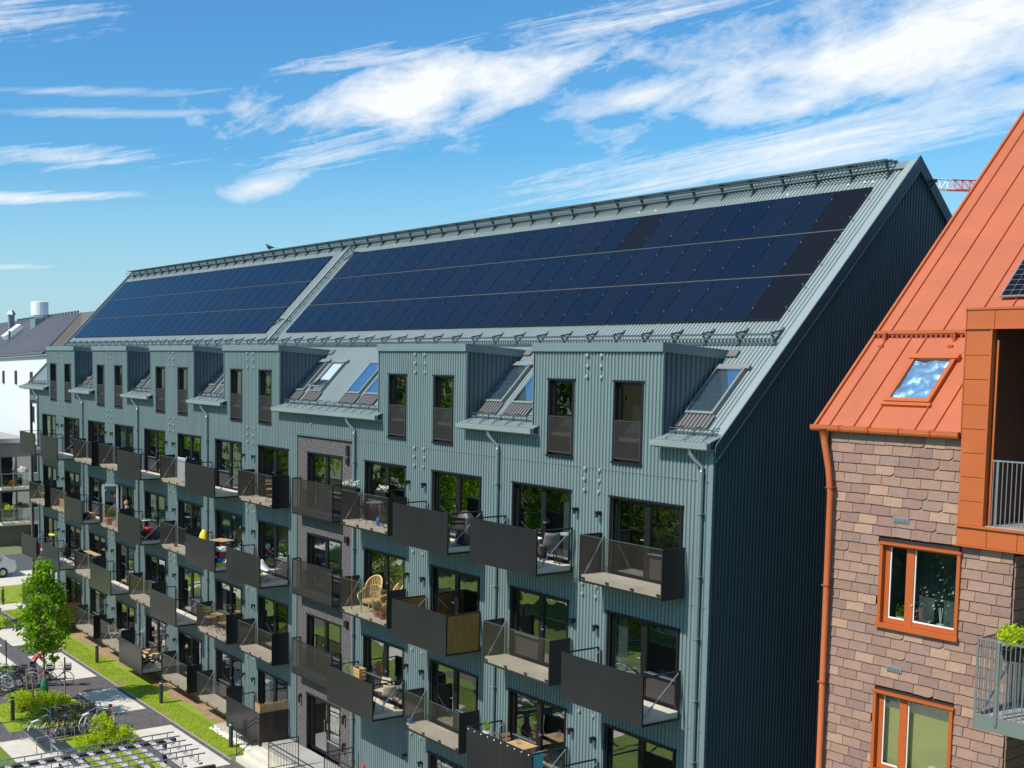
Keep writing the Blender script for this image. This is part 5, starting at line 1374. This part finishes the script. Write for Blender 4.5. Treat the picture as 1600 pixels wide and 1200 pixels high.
b.quad((6.43, -.05, 15.745), (9.7, -.05, 15.745), (9.7, 1.4, 15.745), (6.43, 1.4, 15.745))
b.build('loggia_cladding', 'darkwood', hs)
MB().box(6.43, 9.7, -.05, 1.38, 12.10, 12.19).build('loggia_floor', 'concrete', hs)
MB().box(6.455, 6.485, .02, .05, 12.2, 15.55).build('screen_post', 'orange', hs)
b = MB(); b.box(6.50, 9.7, -.02, .01, 13.37, 13.40)
x = 6.52
while x < 9.6: b.tube([(x, -.005, 12.22), (x, -.005, 13.38)], .009, 5); x += .078
b.tube([(6.60, -.03, 12.2), (6.60, -.03, 13.38)], .025, 6)
b.build('loggia_railing', 'steel', hs)
# steel balcony at the recess
ba = MB().box(6.98, 9.2, -1.12, 1.3, 8.90, 9.0).build('steel_balcony', 'concrete', hs)
b = MB()
for z_ in (10.36,): b.box(6.96, 9.2, -1.18, -1.14, z_, z_ + .03); b.box(6.96, 7.0, -1.14, 1.2, z_, z_ + .03)
b.box(6.96, 9.2, -1.17, -1.145, 8.78, 9.05); b.box(6.965, 6.99, -1.14, 1.2, 8.78, 9.05)
x = 6.98
while x < 9.2: b.tube([(x, -1.16, 9.0), (x, -1.16, 10.37)], .008, 4); x += .075
y = -1.14
while y < 1.2: b.tube([(6.975, y, 9.0), (6.975, y, 10.37)], .008, 4); y += .085
b.tube([(7.32, -1.19, 8.9), (7.32, -1.19, 10.37)], .028, 6); b.tube([(6.97, -1.16, 8.8), (6.97, -1.16, 10.37)], .022, 6); b.tube([(7.02, -1.0, 9.05), (7.02, .3, 10.2)], .02, 6)
b.build('railing', 'steel', ba)
plant_stand('galvanised stand under the herb box on the steel balcony', house_loc(7.38, -.82, 9.0), 1.02, 'steel')
potplant('bright green herb box behind the steel balcony railing on the right', house_loc(7.38, -.82, 10.02), .2, .2, 'panelside', 'leafyellow', .42, 420, cat='plant', ls=.04)

# ------------------------------------------------------------------ tower crane far behind
cr = thing('tower_crane', 'red and white lattice jib of a tower crane behind the two gables', 'crane', (-150, 243, 0))
def jib(a, c, m_, n):
    b = MB(); A, B = Vector(a), Vector(c); d = (B - A); up = Vector((0, 0, 2.3)); sd = Vector((1.0, 0, 0))
    b.tube([A + up, B + up], .16, 4); b.tube([A - sd, B - sd], .16, 4); b.tube([A + sd, B + sd], .16, 4)
    for k in range(n):
        p0 = A + d * (k / n); p1 = A + d * ((k + .5) / n); p2 = A + d * ((k + 1) / n)
        for s in (-1, 1): b.tube([p0 + sd * s, p1 + up], .10, 4); b.tube([p1 + up, p2 + sd * s], .10, 4)
        b.tube([p0 - sd, p0 + sd], .08, 4)
    b.build('jib_section', m_, cr)
jib((0, -10, 51.6), (0, 7.5, 52.1), 'craneW', 6); jib((0, 7.5, 52.1), (0, 22, 52.8), 'craneR', 5); jib((0, 22, 52.8), (0, 44, 54), 'craneW', 8); jib((0, 44, 54), (0, 60, 55), 'craneR', 5)
b = MB()
for x in (-.9, .9):
    for y in (-.9, .9): b.tube([(x, 50 + y, 0), (x, 50 + y, 62)], .15, 4)
for k in range(30):
    z_ = k * 2.05; s = 1 if k % 2 else -1
    b.tube([(-.9 * s, 49.1, z_), (.9 * s, 49.1, z_ + 2.05)], .09, 4); b.tube([(-.9, 50 - .9 * s, z_), (-.9, 50 + .9 * s, z_ + 2.05)], .09, 4)
b.build('mast', 'craneR', cr)

# ------------------------------------------------------------------ buildings at the far left
t = thing('brick_apartment_block', 'low grey-brown brick block with glass balconies at the far left', 'building', (-72, 3, 0))
b = MB(); b.box(-26, 0, -1.5, 4.2, 0, 8.25); b.build('wall', 'greybrick', t)
b = MB(); b.box(-26.1, .1, -1.6, 4.3, 8.25, 8.4); b.build('roof', 'concrete', t)
b = MB(); b.box(-26.2, .18, -1.7, -1.58, 8.2, 8.5); b.box(.1, .2, -1.6, 4.4, 8.15, 8.5); b.build('parapet', 'steel', t)
for z_ in (4.75, 2.0):
    MB().box(.0, .03, 1.6, 4.0, z_, z_ + 2.3).build('recess_window', 'glass', t)
    MB().box(.03, .06, 2.7, 2.85, z_, z_ + 2.3).build('mullion', 'gabletrim', t)
    s = MB().box(0, 1.3, 1.2, 4.1, z_ - .15, z_ + .05).build('balcony', 'concrete_light', t)
    g = MB(); g.box(1.28, 1.30, 1.2, 4.1, z_ + .05, z_ + 1.1); g.box(0, 1.28, 1.2, 1.22, z_ + .05, z_ + 1.1); g.build('glass_rail', 'balglass', s)
    g = MB(); g.box(1.27, 1.33, 1.18, 4.12, z_ + 1.1, z_ + 1.15); g.box(0, 1.27, 1.17, 1.23, z_ + 1.1, z_ + 1.15); [g.box(1.30, 1.34, y_, y_ + .05, z_ - .1, z_ + 1.1) for y_ in (1.2, 2.1, 3.0, 4.05)]; g.build('rail_posts', 'steel', s)
for k, (yy, zz_, c) in enumerate(((2.2, 4.85, 'yellow'), (3.3, 4.85, 'leafdk'), (3.0, 5.9, 'cream'), (1.9, 3.0, 'leafyellow'), (3.2, 3.0, 'leafrust'))):
    b = MB(); leafclump(b, (0, 0, .2), .35, 120, .09, random.Random(k), .7)
    o = b.build('balcony_plant', c if c in ('leafdk', 'leafyellow', 'leafrust', 'cream') else 'leafrust', None, (-71.3, 3 + yy, zz_)); tag(o, ['orange planting low on the upper glass balcony of the brick block', 'green planting behind the upper glass rail of the brick block', 'white blossom on top of the upper glass rail of the brick block', 'yellow-green plant above the lower glass balcony of the brick block', 'red blossom on the rail of the lower glass balcony of the brick block'][k], 'plant')
t = thing('white_apartment_block', 'bright white rendered block with mauve metal roof behind the brick block, far left', 'building', (-95, 11.4, 0))
def W3(x, y, z): return (x + 95, y - 11.4, z)
b = MB(); b.quad(W3(-125, 16.5, 0), W3(-67.5, 6.85, 0), W3(-67.5, 6.85, 15.15), W3(-125, 16.5, 14.3)); b.quad(W3(-67.5, 6.85, 0), W3(-64, 14, 0), W3(-64, 14, 15), W3(-67.5, 6.85, 15.15)); b.build('wall', 'whitewall', t)
b = MB(); e0, e1, r0, r1 = Vector(W3(-125, 16.3, 14.35)), Vector(W3(-67.3, 6.65, 15.22)), Vector(W3(-132, 22.5, 18.7)), Vector(W3(-79, 13.9, 18.5))
nrib = 60
for k in range(nrib):
    a = k / nrib; c = (k + .82) / nrib; c2 = (k + 1) / nrib
    P = lambda q, top: (r0.lerp(r1, q) if top else e0.lerp(e1, q))
    b.quad(P(a, 0), P(c, 0), P(c, 1), P(a, 1)); up = Vector((0, -.03, .09))
    b.quad(P(c, 0) + up, P(c2, 0) + up, P(c2, 1) + up, P(c, 1) + up); b.quad(P(c, 0), P(c, 0) + up, P(c, 1) + up, P(c, 1)); b.quad(P(c2, 0), P(c2, 0) + up, P(c2, 1) + up, P(c2, 1))
b.build('roof', 'mauveroof', t)
b = MB(); b.poly([W3(-79, 13.9, 18.55), W3(-70, 12.6, 18.5), W3(-60, 6.5, 13.5), W3(-67.3, 6.65, 15.2)]); b.quad(W3(-132, 22.5, 18.7), W3(-70, 12.6, 18.5), W3(-64, 20, 12), W3(-125, 30, 12)); b.build('side_roof', 'brownwall', t)
b = MB(); b.tube([Vector(e0) + Vector((0, -.1, -.1)), Vector(e1) + Vector((0, -.1, -.1))], .12, 5); b.build('gutter', 'gabletrim', t)
b = MB()
for k in range(26): p_ = r0.lerp(r1, .3 + .7 * k / 26); b.box(p_.x - .2, p_.x + .2, p_.y - .1, p_.y, p_.z, p_.z + .25)
b.build('ridge_guard', 'guard', t)['kind'] = 'stuff'
# windows: small dark slots on the white wall
for k, (x_, z_, w_, h_) in enumerate(((-83.6, 12.35, .45, 1.2), (-74.6, 12.6, .5, 1.0), (-73.9, 9.6, .45, 1.25), (-92, 12.2, .45, 1.2), (-99, 12.2, .45, 1.2))):
    q = (x_ + 125) / 57.5; yw = 16.5 + (6.85 - 16.5) * q
    w = MB().box(x_ + 95 - w_ / 2, x_ + 95 + w_ / 2, yw - 11.4 - .14, yw - 11.4 + .1, z_, z_ + h_).build('window', 'frame', t)
b = MB(); b.box(-2.2, -.6, 4.2, 5.4, 15.6, 19.3); b.build('chimney', 'trim', t, (1.0, -.7, -.9))
b = MB(); b.lathe([(.5, 18.4), (.5, 18.9), (.85, 18.95), (.85, 20.2), (.78, 20.25)], (-.3, 4.2, -.2), 20); b.build('ventilation_hood', 'white', t)
b = MB(); b.obox((-6.0, 2.2, 16.4), (1.0, .15, 0), (.2, 1.6, 1.2), (0, -.25, .35)); b.build('roof_hatch', 'white', t)
for x_, y_, z_ in ((-5.6, 1.2, 16.0), (-4.4, 1.0, 16.0), (-1.2, 1.4, 16.4)): MB().lathe([(.1, 0), (.1, .7), (.14, .72), (.14, .8)], (x_, y_, z_), 8).build('vent_pipe', 'guard', t)
b = MB(); b.box(-15.5, -14.9, 5.6, 6.2, 17.0, 19.2); b.lathe([(.6, 19.2), (.2, 19.7)], (-15.2, 5.9, 0), 4); b.build('chimney', 'trim', t)

# van
t = thing('van', 'white van parked on the street at the far left edge', 'van', (-60.2, -.75, G), math.radians(92))
def prism(pts, y0, y1):
    b = MB(); n = len(pts); b.v += [(x, y0, z) for x, z in pts] + [(x, y1, z) for x, z in pts]; b.f.append(tuple(range(n))); b.f.append(tuple(reversed(range(n, 2 * n))))
    for i in range(n): j = (i + 1) % n; b.f.append((i, j, j + n, i + n))
    return b
o = prism([(-2.4, .35), (2.3, .35), (2.45, .6), (2.35, 1.05), (1.75, 1.2), (1.2, 1.95), (.9, 2.05), (-2.3, 2.05), (-2.45, 1.8), (-2.48, .6)], -.95, .95).build('body', 'vanpaint', t)
bv = o.modifiers.new('b', 'BEVEL'); bv.width = .07; bv.segments = 3
MB().obox((1.22, -.85, 1.93), (.50, 0, -.68), (0, 1.7, 0), (.02, 0, .02)).build('windscreen', 'glass', t)
for s in (-1, 1):
    MB().box(.25, 1.15, s * .96 - .008, s * .96 + .008, 1.25, 1.8).build('side_window', 'glass', t)
    for x_ in (-1.55, 1.55):
        w = MB(); w.tube([(x_, s * .98, .33), (x_, s * .78, .33)], .33, 18); wo = w.build('wheel', 'rubber', t)
        w = MB(); w.tube([(x_, s * .99, .33), (x_, s * .97, .33)], .19, 12); w.build('rim', 'steel', wo)
MB().box(-2.50, -2.47, -.75, .75, 1.2, 1.75).build('rear_window', 'glass', t)
for s in (-1, 1): MB().box(-2.51, -2.46, s * .85 - .06, s * .85 + .06, .9, 1.4).build('tail_light', 'red', t); MB().box(2.36, 2.44, s * .7 - .14, s * .7 + .14, .72, .9).build('headlight', 'chrome', t)

# ------------------------------------------------------------------ trees
def tree_meshes(h, cr_, base, n, lm, seed, leaf=.09, shape='oval', trunk_r=.07):
    rnd = random.Random(seed)
    tr = MB(); pts = [(0, 0, 0)]; k = 7
    for i in range(1, k + 1): pts.append((.04 * mnoise.noise(Vector((seed, i, 0))) * i, .04 * mnoise.noise(Vector((seed, 0, i))) * i, h * .93 * i / k))
    tr.tube(pts, [trunk_r * (1 - .85 * i / k) for i in range(k + 1)], 7)
    fo = MB(); clumps = []
    nc = max(14, int(n / 55))
    for c in range(nc):
        q = (c + .5) / nc; z = base + (h - base) * q
        rr = cr_ * (math.sin(math.pi * min(1, .12 + q * .9)) ** .7 if shape == 'oval' else (1 - q) ** .5 * 1.0 + .05)
        a = c * 2.4 + rnd.uniform(-.5, .5); rad = rr * rnd.uniform(.35, .95)
        p = Vector((math.cos(a) * rad, math.sin(a) * rad, z + rnd.uniform(-.2, .2))); clumps.append(p)
        zb_ = max(base * .8, z - rad * .7); tr.tube([(0, 0, zb_), (p.x * .5, p.y * .5, (zb_ + p.z) / 2 + .05), tuple(p)], [trunk_r * .35, trunk_r * .22, trunk_r * .08], 4)
        leafclump(fo, p, cr_ * rnd.uniform(.22, .42), int(n / nc), leaf, rnd, .75)
    return tr.mesh('trunk', 'bark'), fo.mesh('crown', lm)
def tree(label, loc, meshes, rotz=0, name='deciduous_tree', sc=1, group=None):
    t = thing(name, label, 'tree', loc, rotz, group); t.scale = (sc, sc, sc)
    ob('trunk', meshes[0], t); ob('crown', meshes[1], t); return t
mA = tree_meshes(5.9, 1.18, 2.2, 4600, 'leaf', 2, .095)
tr_ = tree('young tree with light green crown and staked trunk in the planting bed', (-30.3, -6.0, G), mA)
MB().lathe([(.16, .35), (.18, .75), (.12, .95)], (0, 0, 0), 10).build('watering_bag', 'green_bag', tr_)
mB = tree_meshes(7.5, 1.7, 2.4, 3000, 'leaf', 9, .10)
mB2 = tree_meshes(7.5, 1.9, 2.0, 3000, 'leafdk', 19, .13)
tree('young tree at the left edge, its twigs reaching over the van', (-46.0, -4.7, G), mB, 1.0, sc=.8)
mC = tree_meshes(7.0, 1.5, 3.2, 3200, 'leaf', 14, .09)
tree('young tree just outside the left edge, casting dappled shade on the paving', (-28.4, -9.9, G), mC, 2.0)
# stakes around the young tree
for k, (dx, dy, h_) in enumerate(((-.1, -.75, 1.5), (1.2, -.9, 1.4), (.55, .75, 2.0))):
    tag(MB().tube([(0, 0, 0), (0, 0, h_)], .035, 6).build('tree_stake', 'bark', None, (-30.3 + dx, -6.0 + dy, G)), ['round timber stake left of the young tree', 'round timber stake in front of the young tree', 'taller dark stake right of the young tree'][k], 'stake')
tag(MB().tube([(0, 0, 0), (0, 0, 1.3)], .03, 6).build('thin_post', 'black', None, (-36.9, -5.7, G)), 'thin dark post on the pale paving behind the bicycles', 'post')

for k, (x_, y_) in enumerate(((-9, -20), (-15, -24), (-21, -19), (-26, -25), (-33, -21), (-38, -26), (-44, -20), (-50, -25), (-57, -20), (-63, -26), (-70, -21), (-3, -27))):
    tree('small leafy courtyard tree, seen only mirrored in the window glass', (x_, y_, 0), mB2, k * 1.1, 'courtyard_tree', 1.0 + .1 * (k % 3), 'courtyard trees behind the lawn')
for k in range(9):
    sheet('concrete_paving', 'concrete_light' if k % 2 else 'paver', -56 + k * 7.4, -51.5 + k * 7.4, -15.5, -11.8, G + .004)
sheet('gravel_path', 'gravel', -60, 12, -31, -28.5, G + .004)
# larger trees and a tan house across the courtyard, mirrored in the windows
mD = tree_meshes(12, 4.2, 2.0, 5200, 'leaf', 31, .26, trunk_r=.22)
mE = tree_meshes(15, 5.0, 2.0, 6000, 'leafdk', 37, .30, trunk_r=.28)
far_pos = [(-12, -38), (-44, -48), (-46, -58), (-43, -36), (-47, -41), (-55, -33), (-64, -40), (-72, -30), (-82, -36), (-95, -28), (-8, -46), (-26, -52), (-42, -55), (-60, -54), (-78, -50), (-98, -44), (-112, -30), (-18, -60), (-36, -66), (-88, -62), (-70, -68), (-52, -70)]
for k, (x_, y_) in enumerate(far_pos):
    tree('tall leafy tree across the courtyard, seen only mirrored in the window glass', (x_, y_, 0), mD if k % 2 else mE, k * 1.3, 'tall_tree', .8 + .35 * ((k * 37) % 10) / 10, 'trees across the courtyard')
t = thing('tan_house', 'tan house across the courtyard, mirrored in the upper windows', 'building', (-26, -50, 0))
MB().box(-12, 7, -8, 13.9, 0, 15).build('wall', 'tanwall', t)
for z_ in (3, 6.2, 9.4, 12.2):
    for x_ in (-9, -4, 1): MB().box(x_, x_ + 1.8, 13.9, 14.06, z_, z_ + 1.6).build('window', 'glass', t)
for z_ in (3, 6.2, 9.4, 12.2):
    for y_ in (-5, 0, 6): MB().box(-12.06, -11.9, y_, y_ + 1.8, z_, z_ + 1.6).build('window', 'glass', t)

# shrubs
def shrub(label, loc, r, h, lm, n, seed, ls=.05):
    t = thing('shrub', label, 'shrub', loc); rnd = random.Random(seed); b = MB(); st_ = MB()
    for k in range(max(8, int(n / 40))):
        a = rnd.uniform(0, 6.28); q = rnd.random() ** .5 * r * .8; z = rnd.uniform(.25, .95) * h * (1 - .4 * q / r)
        p = (math.cos(a) * q, math.sin(a) * q, z); leafclump(b, p, r * .26, 40, ls, rnd); st_.tube([(0, 0, 0), (p[0] * .6, p[1] * .6, z * .5), p], .008, 3)
    b.build('foliage', lm, t); st_.build('stems', 'bark', t); return t
shrub('yellow-green shrub left around the staked tree', (-29.7, -7.2, G), .8, .85, 'leafyellow', 1600, 1)
shrub('yellow-green shrub below the tree trunk', (-29.2, -6.6, G), .8, .9, 'leafyellow', 1600, 2)
shrub('yellow-green shrub right beside the dark stake', (-29.3, -5.8, G), .65, .75, 'leafyellow', 1200, 3)
shrub('tall loose golden-green shrub in front of the bicycle rack', (-23.6, -5.9, G), .62, 1.45, 'leafyellow', 1500, 4, .055)
shrub('low golden-green shrub left of the tall one by the pergola', (-23.4, -6.6, G), .6, .6, 'leafyellow', 900, 5)
shrub('golden-green shrub with orange tips right of the tall one', (-23.1, -5.2, G), .6, .9, 'leafyellow', 900, 6)
for k, (x_, y_) in enumerate(((-34.8, -8.2), (-35.2, -7.3), (-34.9, -6.3), (-34.2, -7.8))):
    shrub(['green', 'second green', 'third green', 'front green'][k] + ' hedge shrub behind the upper row of bicycles', (x_, y_, G), .6, .75, 'leaf', 700, 10 + k)
shrub('small green shrub under the pergola beams', (-19.3, -6.2, G), .6, .7, 'leaf', 800, 21)
shrub('small bright shrub under the near end of the pergola', (-17.4, -7.0, G), .6, .7, 'leaf', 800, 22)
o = shrub('rust and green sedum mass at the bottom edge under the pergola', (-13.6, -8.4, G), 1.1, 2.1, 'leafrust', 2600, 23, .06)

# bollards
bm_ = (MB().lathe([(.085, 0), (.085, .86), (.07, .865), (.07, .92), (.085, .925), (.085, .97), (.0, .985)], n=14).mesh('post', 'bollard'), MB().lathe([(.074, .868), (.074, .918)], n=14).mesh('light_ring', 'white'))
for k, (x_, y_, lb) in enumerate(((-21.1, -1.62, 'nearest to the entrance steps'), (-27.7, -1.62, 'second from the entrance steps on the lawn strip'), (-35.4, -1.62, 'third along the lawn strip'), (-28.4, -8.0, 'on the small lawn island at the left edge'), (-51.2, -1.6, 'far away on the lawn beyond the building'))):
    t = thing('bollard_light', 'dark grey bollard light ' + lb, 'bollard', (x_, y_, G), 0, 'bollard lights'); ob('post', bm_[0], t); ob('light_ring', bm_[1], t)

# bicycles
def bike_parts(frame_m, basket, seed):
    parts = []
    for x_, nm in ((-.52, 'rear_wheel'), (.52, 'front_wheel')):
        b = MB(); b.tube([(x_ + .33 * math.cos(a * math.pi / 10), 0, .34 + .33 * math.sin(a * math.pi / 10)) for a in range(20)], .018, 5, True)
        for a in range(9): t_ = a * 2 * math.pi / 9; b.tube([(x_, 0, .34), (x_ + .32 * math.cos(t_), 0, .34 + .32 * math.sin(t_))], .003, 3)
        parts.append((nm, b.mesh(nm, 'rubber' if seed % 3 else 'white')))
    b = MB(); bb = (-.08, 0, .30); st_ = (-.22, 0, .78); hd = (.36, 0, .80); hd2 = (.40, 0, .62)
    for p, q in ((bb, st_), (bb, hd2), (st_, hd), (bb, (-.52, 0, .34)), (st_, (-.52, 0, .34)), (hd, hd2), (hd2, (.52, 0, .34))): b.tube([p, q], .017, 5)
    b.box(-.60, -.25, -.07, .07, .72, .735)
    parts.append(('frame', b.mesh('frame', frame_m)))
    b = MB(); b.tube([(-.22, 0, .78), (-.25, 0, .93)], .012, 5); b.obox((-.38, -.07, .93), (.26, .03, .0), (0, .14, 0), (0, 0, .05)); parts.append(('saddle', b.mesh('saddle', 'black')))
    b = MB(); b.tube([(.36, 0, .80), (.33, 0, 1.0)], .012, 5); b.tube([(.16, -.28, 1.02), (.30, -.2, 1.03), (.34, 0, 1.0), (.30, .2, 1.03), (.16, .28, 1.02)], .013, 5); parts.append(('handlebar', b.mesh('handlebar', 'steel')))
    if basket:
        b = MB()
        for k in range(4): z_ = .78 + k * .07; b.box(.42, .74, -.17, -.165, z_, z_ + .03); b.box(.42, .74, .165, .17, z_, z_ + .03); b.box(.42, .425, -.165, .165, z_, z_ + .03); b.box(.735, .74, -.165, .165, z_, z_ + .03)
        b.box(.425, .735, -.16, .16, .76, .77); parts.append(('basket', b.mesh('basket', 'black')))
    return parts
M['bwhite'] = mat('white_frame', (.7, .72, .74), .4); M['bblue'] = mat('blue_frame', (.05, .12, .3), .4); M['bgreen'] = mat('green_frame', (.03, .2, .15), .4); M['bpink'] = mat('pink_frame', (.6, .12, .2), .4)
bikes = [('bblack', bike_parts('black', True, 1), 'black'), ('w', bike_parts('bwhite', False, 0), 'white'), ('b', bike_parts('bblue', True, 2), 'blue'), ('g', bike_parts('bgreen', False, 3), 'green'), ('p', bike_parts('bpink', False, 4), 'pink'), ('r', bike_parts('red', True, 6), 'red')]
def bike(kind, loc, rz, label, lean=.06):
    t = thing('bicycle', label, 'bicycle', loc, 0, 'parked bicycles'); t.rotation_euler = (lean, 0, rz)
    for nm, me in bikes[kind][1]: ob(nm, me, t)
ordn = ['first', 'second', 'third', 'fourth', 'fifth', 'sixth', 'seventh', 'eighth', 'ninth']
for k in range(8):
    kd = [3, 0, 1, 2, 0, 1, 4, 0][k]
    bike(kd, (-33.0 + R_.uniform(-.15, .15), -8.3 + k * .42, G), 1.05 + R_.uniform(-.25, .25), '%s bicycle, %s from the left edge in the upper row' % (bikes[kd][2], ordn[k]), R_.uniform(-.1, .1))
bike(0, (-32.5, -4.75, G), 1.1, 'black bicycle with basket and red saddlebag beside the bending person')
for k in range(6):
    kd = [1, 0, 4, 2, 0, 1][k]
    bike(kd, (-25.8 + R_.uniform(-.15, .15), -7.55 + k * .40, G), 2.15 + R_.uniform(-.2, .2), '%s bicycle, %s from the left in the lower rack behind the shrub' % (bikes[kd][2], ordn[k]), R_.uniform(-.1, .1))
bike(5, (-25.2, -4.95, G), -.55, 'red bicycle with black basket at the right end of the lower rack')
for (x_, y0_, y1_, lb) in ((-32.4, -8.4, -5.2, 'low steel bicycle rack of the upper row'), (-25.2, -7.6, -5.2, 'low dark bicycle rack of the lower row')):
    t = thing('bicycle_rack', lb, 'bicycle rack', (x_, y0_, G)); b = MB(); b.tube([(0, 0, .04), (0, y1_ - y0_, .04)], .02, 5); b.tube([(.35, 0, .04), (.35, y1_ - y0_, .04)], .02, 5); b.build('rails', 'black', t)
    b = MB(); y_ = .2
    while y_ < y1_ - y0_: b.tube([(0, y_, .04), (0, y_, .45), (.35, y_, .45), (.35, y_, .04)], .012, 5); y_ += .4
    b.build('hoops', 'steel', t)
crate('grey_crate', 'dark green crate on the luggage rack in the lower bicycle row', 'crate', (-25.7, -7.2, G + .78), (.4, .3, .28), 'guard')

# benches: angular steel frames with dark slats
def steel_bench(label, loc, rz, L_):
    t = thing('bench', label, 'bench', loc, rz, 'angular steel benches')
    for y_ in (0, L_): MB().tube([(-.30, y_, 0), (-.30, y_, .62), (.30, y_, .62), (.30, y_, 0), (.42, y_, 0)], .028, 5).build('end_frame', 'steel', t)
    MB().box(-.28, -.25, 0, L_, .36, .42).build('rail', 'steel', t); MB().box(.25, .28, 0, L_, .36, .42).build('rail', 'steel', t)
    for k in range(5): MB().box(-.24 + k * .10, -.16 + k * .10, .03, L_ - .03, .42, .45).build('slat', 'bollard', t)
steel_bench('pale steel bench with dark slats on the paving, farther from the pergola', (-23.9, -8.15, G), math.radians(90), 1.9)
steel_bench('pale steel bench with dark slats, nearest to the pergola', (-21.9, -7.7, G), math.radians(90), 1.7)

# pergola
t = thing('pergola', 'timber pergola with grey steel bars in the bottom left corner', 'pergola', (-16, -9, G))
def PL(x, y, z): return (x + 16, y + 9, z - G)
xs_ = [-16.45, -15.98, -15.5, -15.02, -14.55, -14.08]
for x_ in xs_: MB().tube([PL(x_, -6.15, 2.72), PL(x_, -14, 2.72)], .022, 6).build('bar', 'steel', t)
y_ = -6.45
while y_ > -14:
    MB().box(*[v for v in (-16.6 + 16, -13.9 + 16, y_ + 9, y_ + 9 + .13, 2.44 - G, 2.50 - G)]).build('cross_beam', 'timber', t)
    b = MB(); [b.box(x_ + 16 - .012, x_ + 16 + .012, y_ + 9 + .05, y_ + 9 + .075, 2.50 - G, 2.72 - G) for x_ in xs_]; b.build('studs', 'steel', t); y_ -= .54
for x_ in (-16.7, -13.75): MB().box(x_ + 16, x_ + 16 + .12, 9 - 14.2, 9 - 6.0, 2.30 - G, 2.44 - G).build('edge_beam', 'timberdark', t)
for x_, yy_ in ((-16.64, -6.4), (-13.69, -6.4), (-16.64, -10), (-13.69, -10), (-16.64, -13.6), (-13.69, -13.6)): MB().box(x_ + 16 - .06, x_ + 16 + .06, yy_ + 9 - .06, yy_ + 9 + .06, 0, 2.30 - G).build('post', 'timberdark', t)

# entrance terrace, steps, railings
tz = .70
struct(MB().box(-19.65, -16.6, -1.2, -.05, 0, tz).build('entrance_terrace', 'concrete'))
struct(MB().box(-16.6, -9, -2.5, -.05, 0, tz - .002).build('ramp_terrace', 'concrete'))
st_o = thing('entrance_steps', 'pale concrete steps up to the entrance terrace', 'steps', (-19.65, -1.2, 0))
for k in range(3): MB().box(0, 3.04, -.32 * (k + 1), -.32 * k - .003, 0, tz - .15 * (k + 1)).build('step', 'concrete_light', st_o)
def railing(label, pts, h=1.05, z0=tz):
    t = thing('railing', label, 'railing', (pts[0][0], pts[0][1], z0)); ox, oy = pts[0]
    for (a, c) in zip(pts[:-1], pts[1:]):
        A = Vector((a[0] - ox, a[1] - oy, (a[2] if len(a) > 2 else 0))); B = Vector((c[0] - ox, c[1] - oy, (c[2] if len(c) > 2 else 0))); up = Vector((0, 0, 1)); L_ = (B - A).length
        f = MB(); f.tube([A, A + up * h], .02, 5); f.tube([B, B + up * h], .02, 5); f.tube([A + up * h, B + up * h], .022, 5); f.tube([A + up * (h - .16), B + up * (h - .16)], .015, 5); f.tube([A + up * .1, B + up * .1], .015, 5); f.build('rail', 'black', t)
        g = MB(); n = int(L_ / .11)
        for k in range(1, n): p = A.lerp(B, k / n); g.tube([p + up * .1, p + up * (h - .16)], .007, 4)
        g.build('balusters', 'black', t)
railing('black baluster railing round the terrace corner at the bottom', [(-16.6, -1.25), (-16.6, -2.45), (-13.6, -2.45), (-10, -2.45)])
railing('short black railing beside the ramp under the entrance lamp', [(-14.7, -.2), (-14.7, -1.35), (-12.4, -1.35), (-9.5, -1.35)])
railing('black railing against the wall left of the brick bay', [(-19.6, -.15), (-19.6, -1.15)])
railing('sloping black handrail beside the entrance steps and bollard', [(-19.7, -1.2), (-19.7, -2.1, -.5)], .95)
tag(MB().tube([(0, 0, 0), (0, -.05, 0)], .06, 10).build('red_alarm', 'red', None, (-14.3, -.0, 1.2)), 'small red alarm disc on the teal wall right of the entrance', 'alarm')
# white pebbles
b = MB(); rnd = random.Random(8)
for k in range(260):
    x_, y_ = rnd.uniform(-23.6, -20.4), rnd.uniform(-1.35, -1.02); r = rnd.uniform(.03, .06); b.lathe([(r * .6, 0), (r, r * .4), (r * .5, r * .8)], (x_, y_, G + .01), 6)
o = b.build('pebbles', 'cream', None); o['kind'] = 'stuff'
# stone edging between lawn and dark paving
struct(MB().box(-49.2, -19.8, -2.29, -2.25, G - .05, G + .02).build('lawn_edging', 'concrete'))
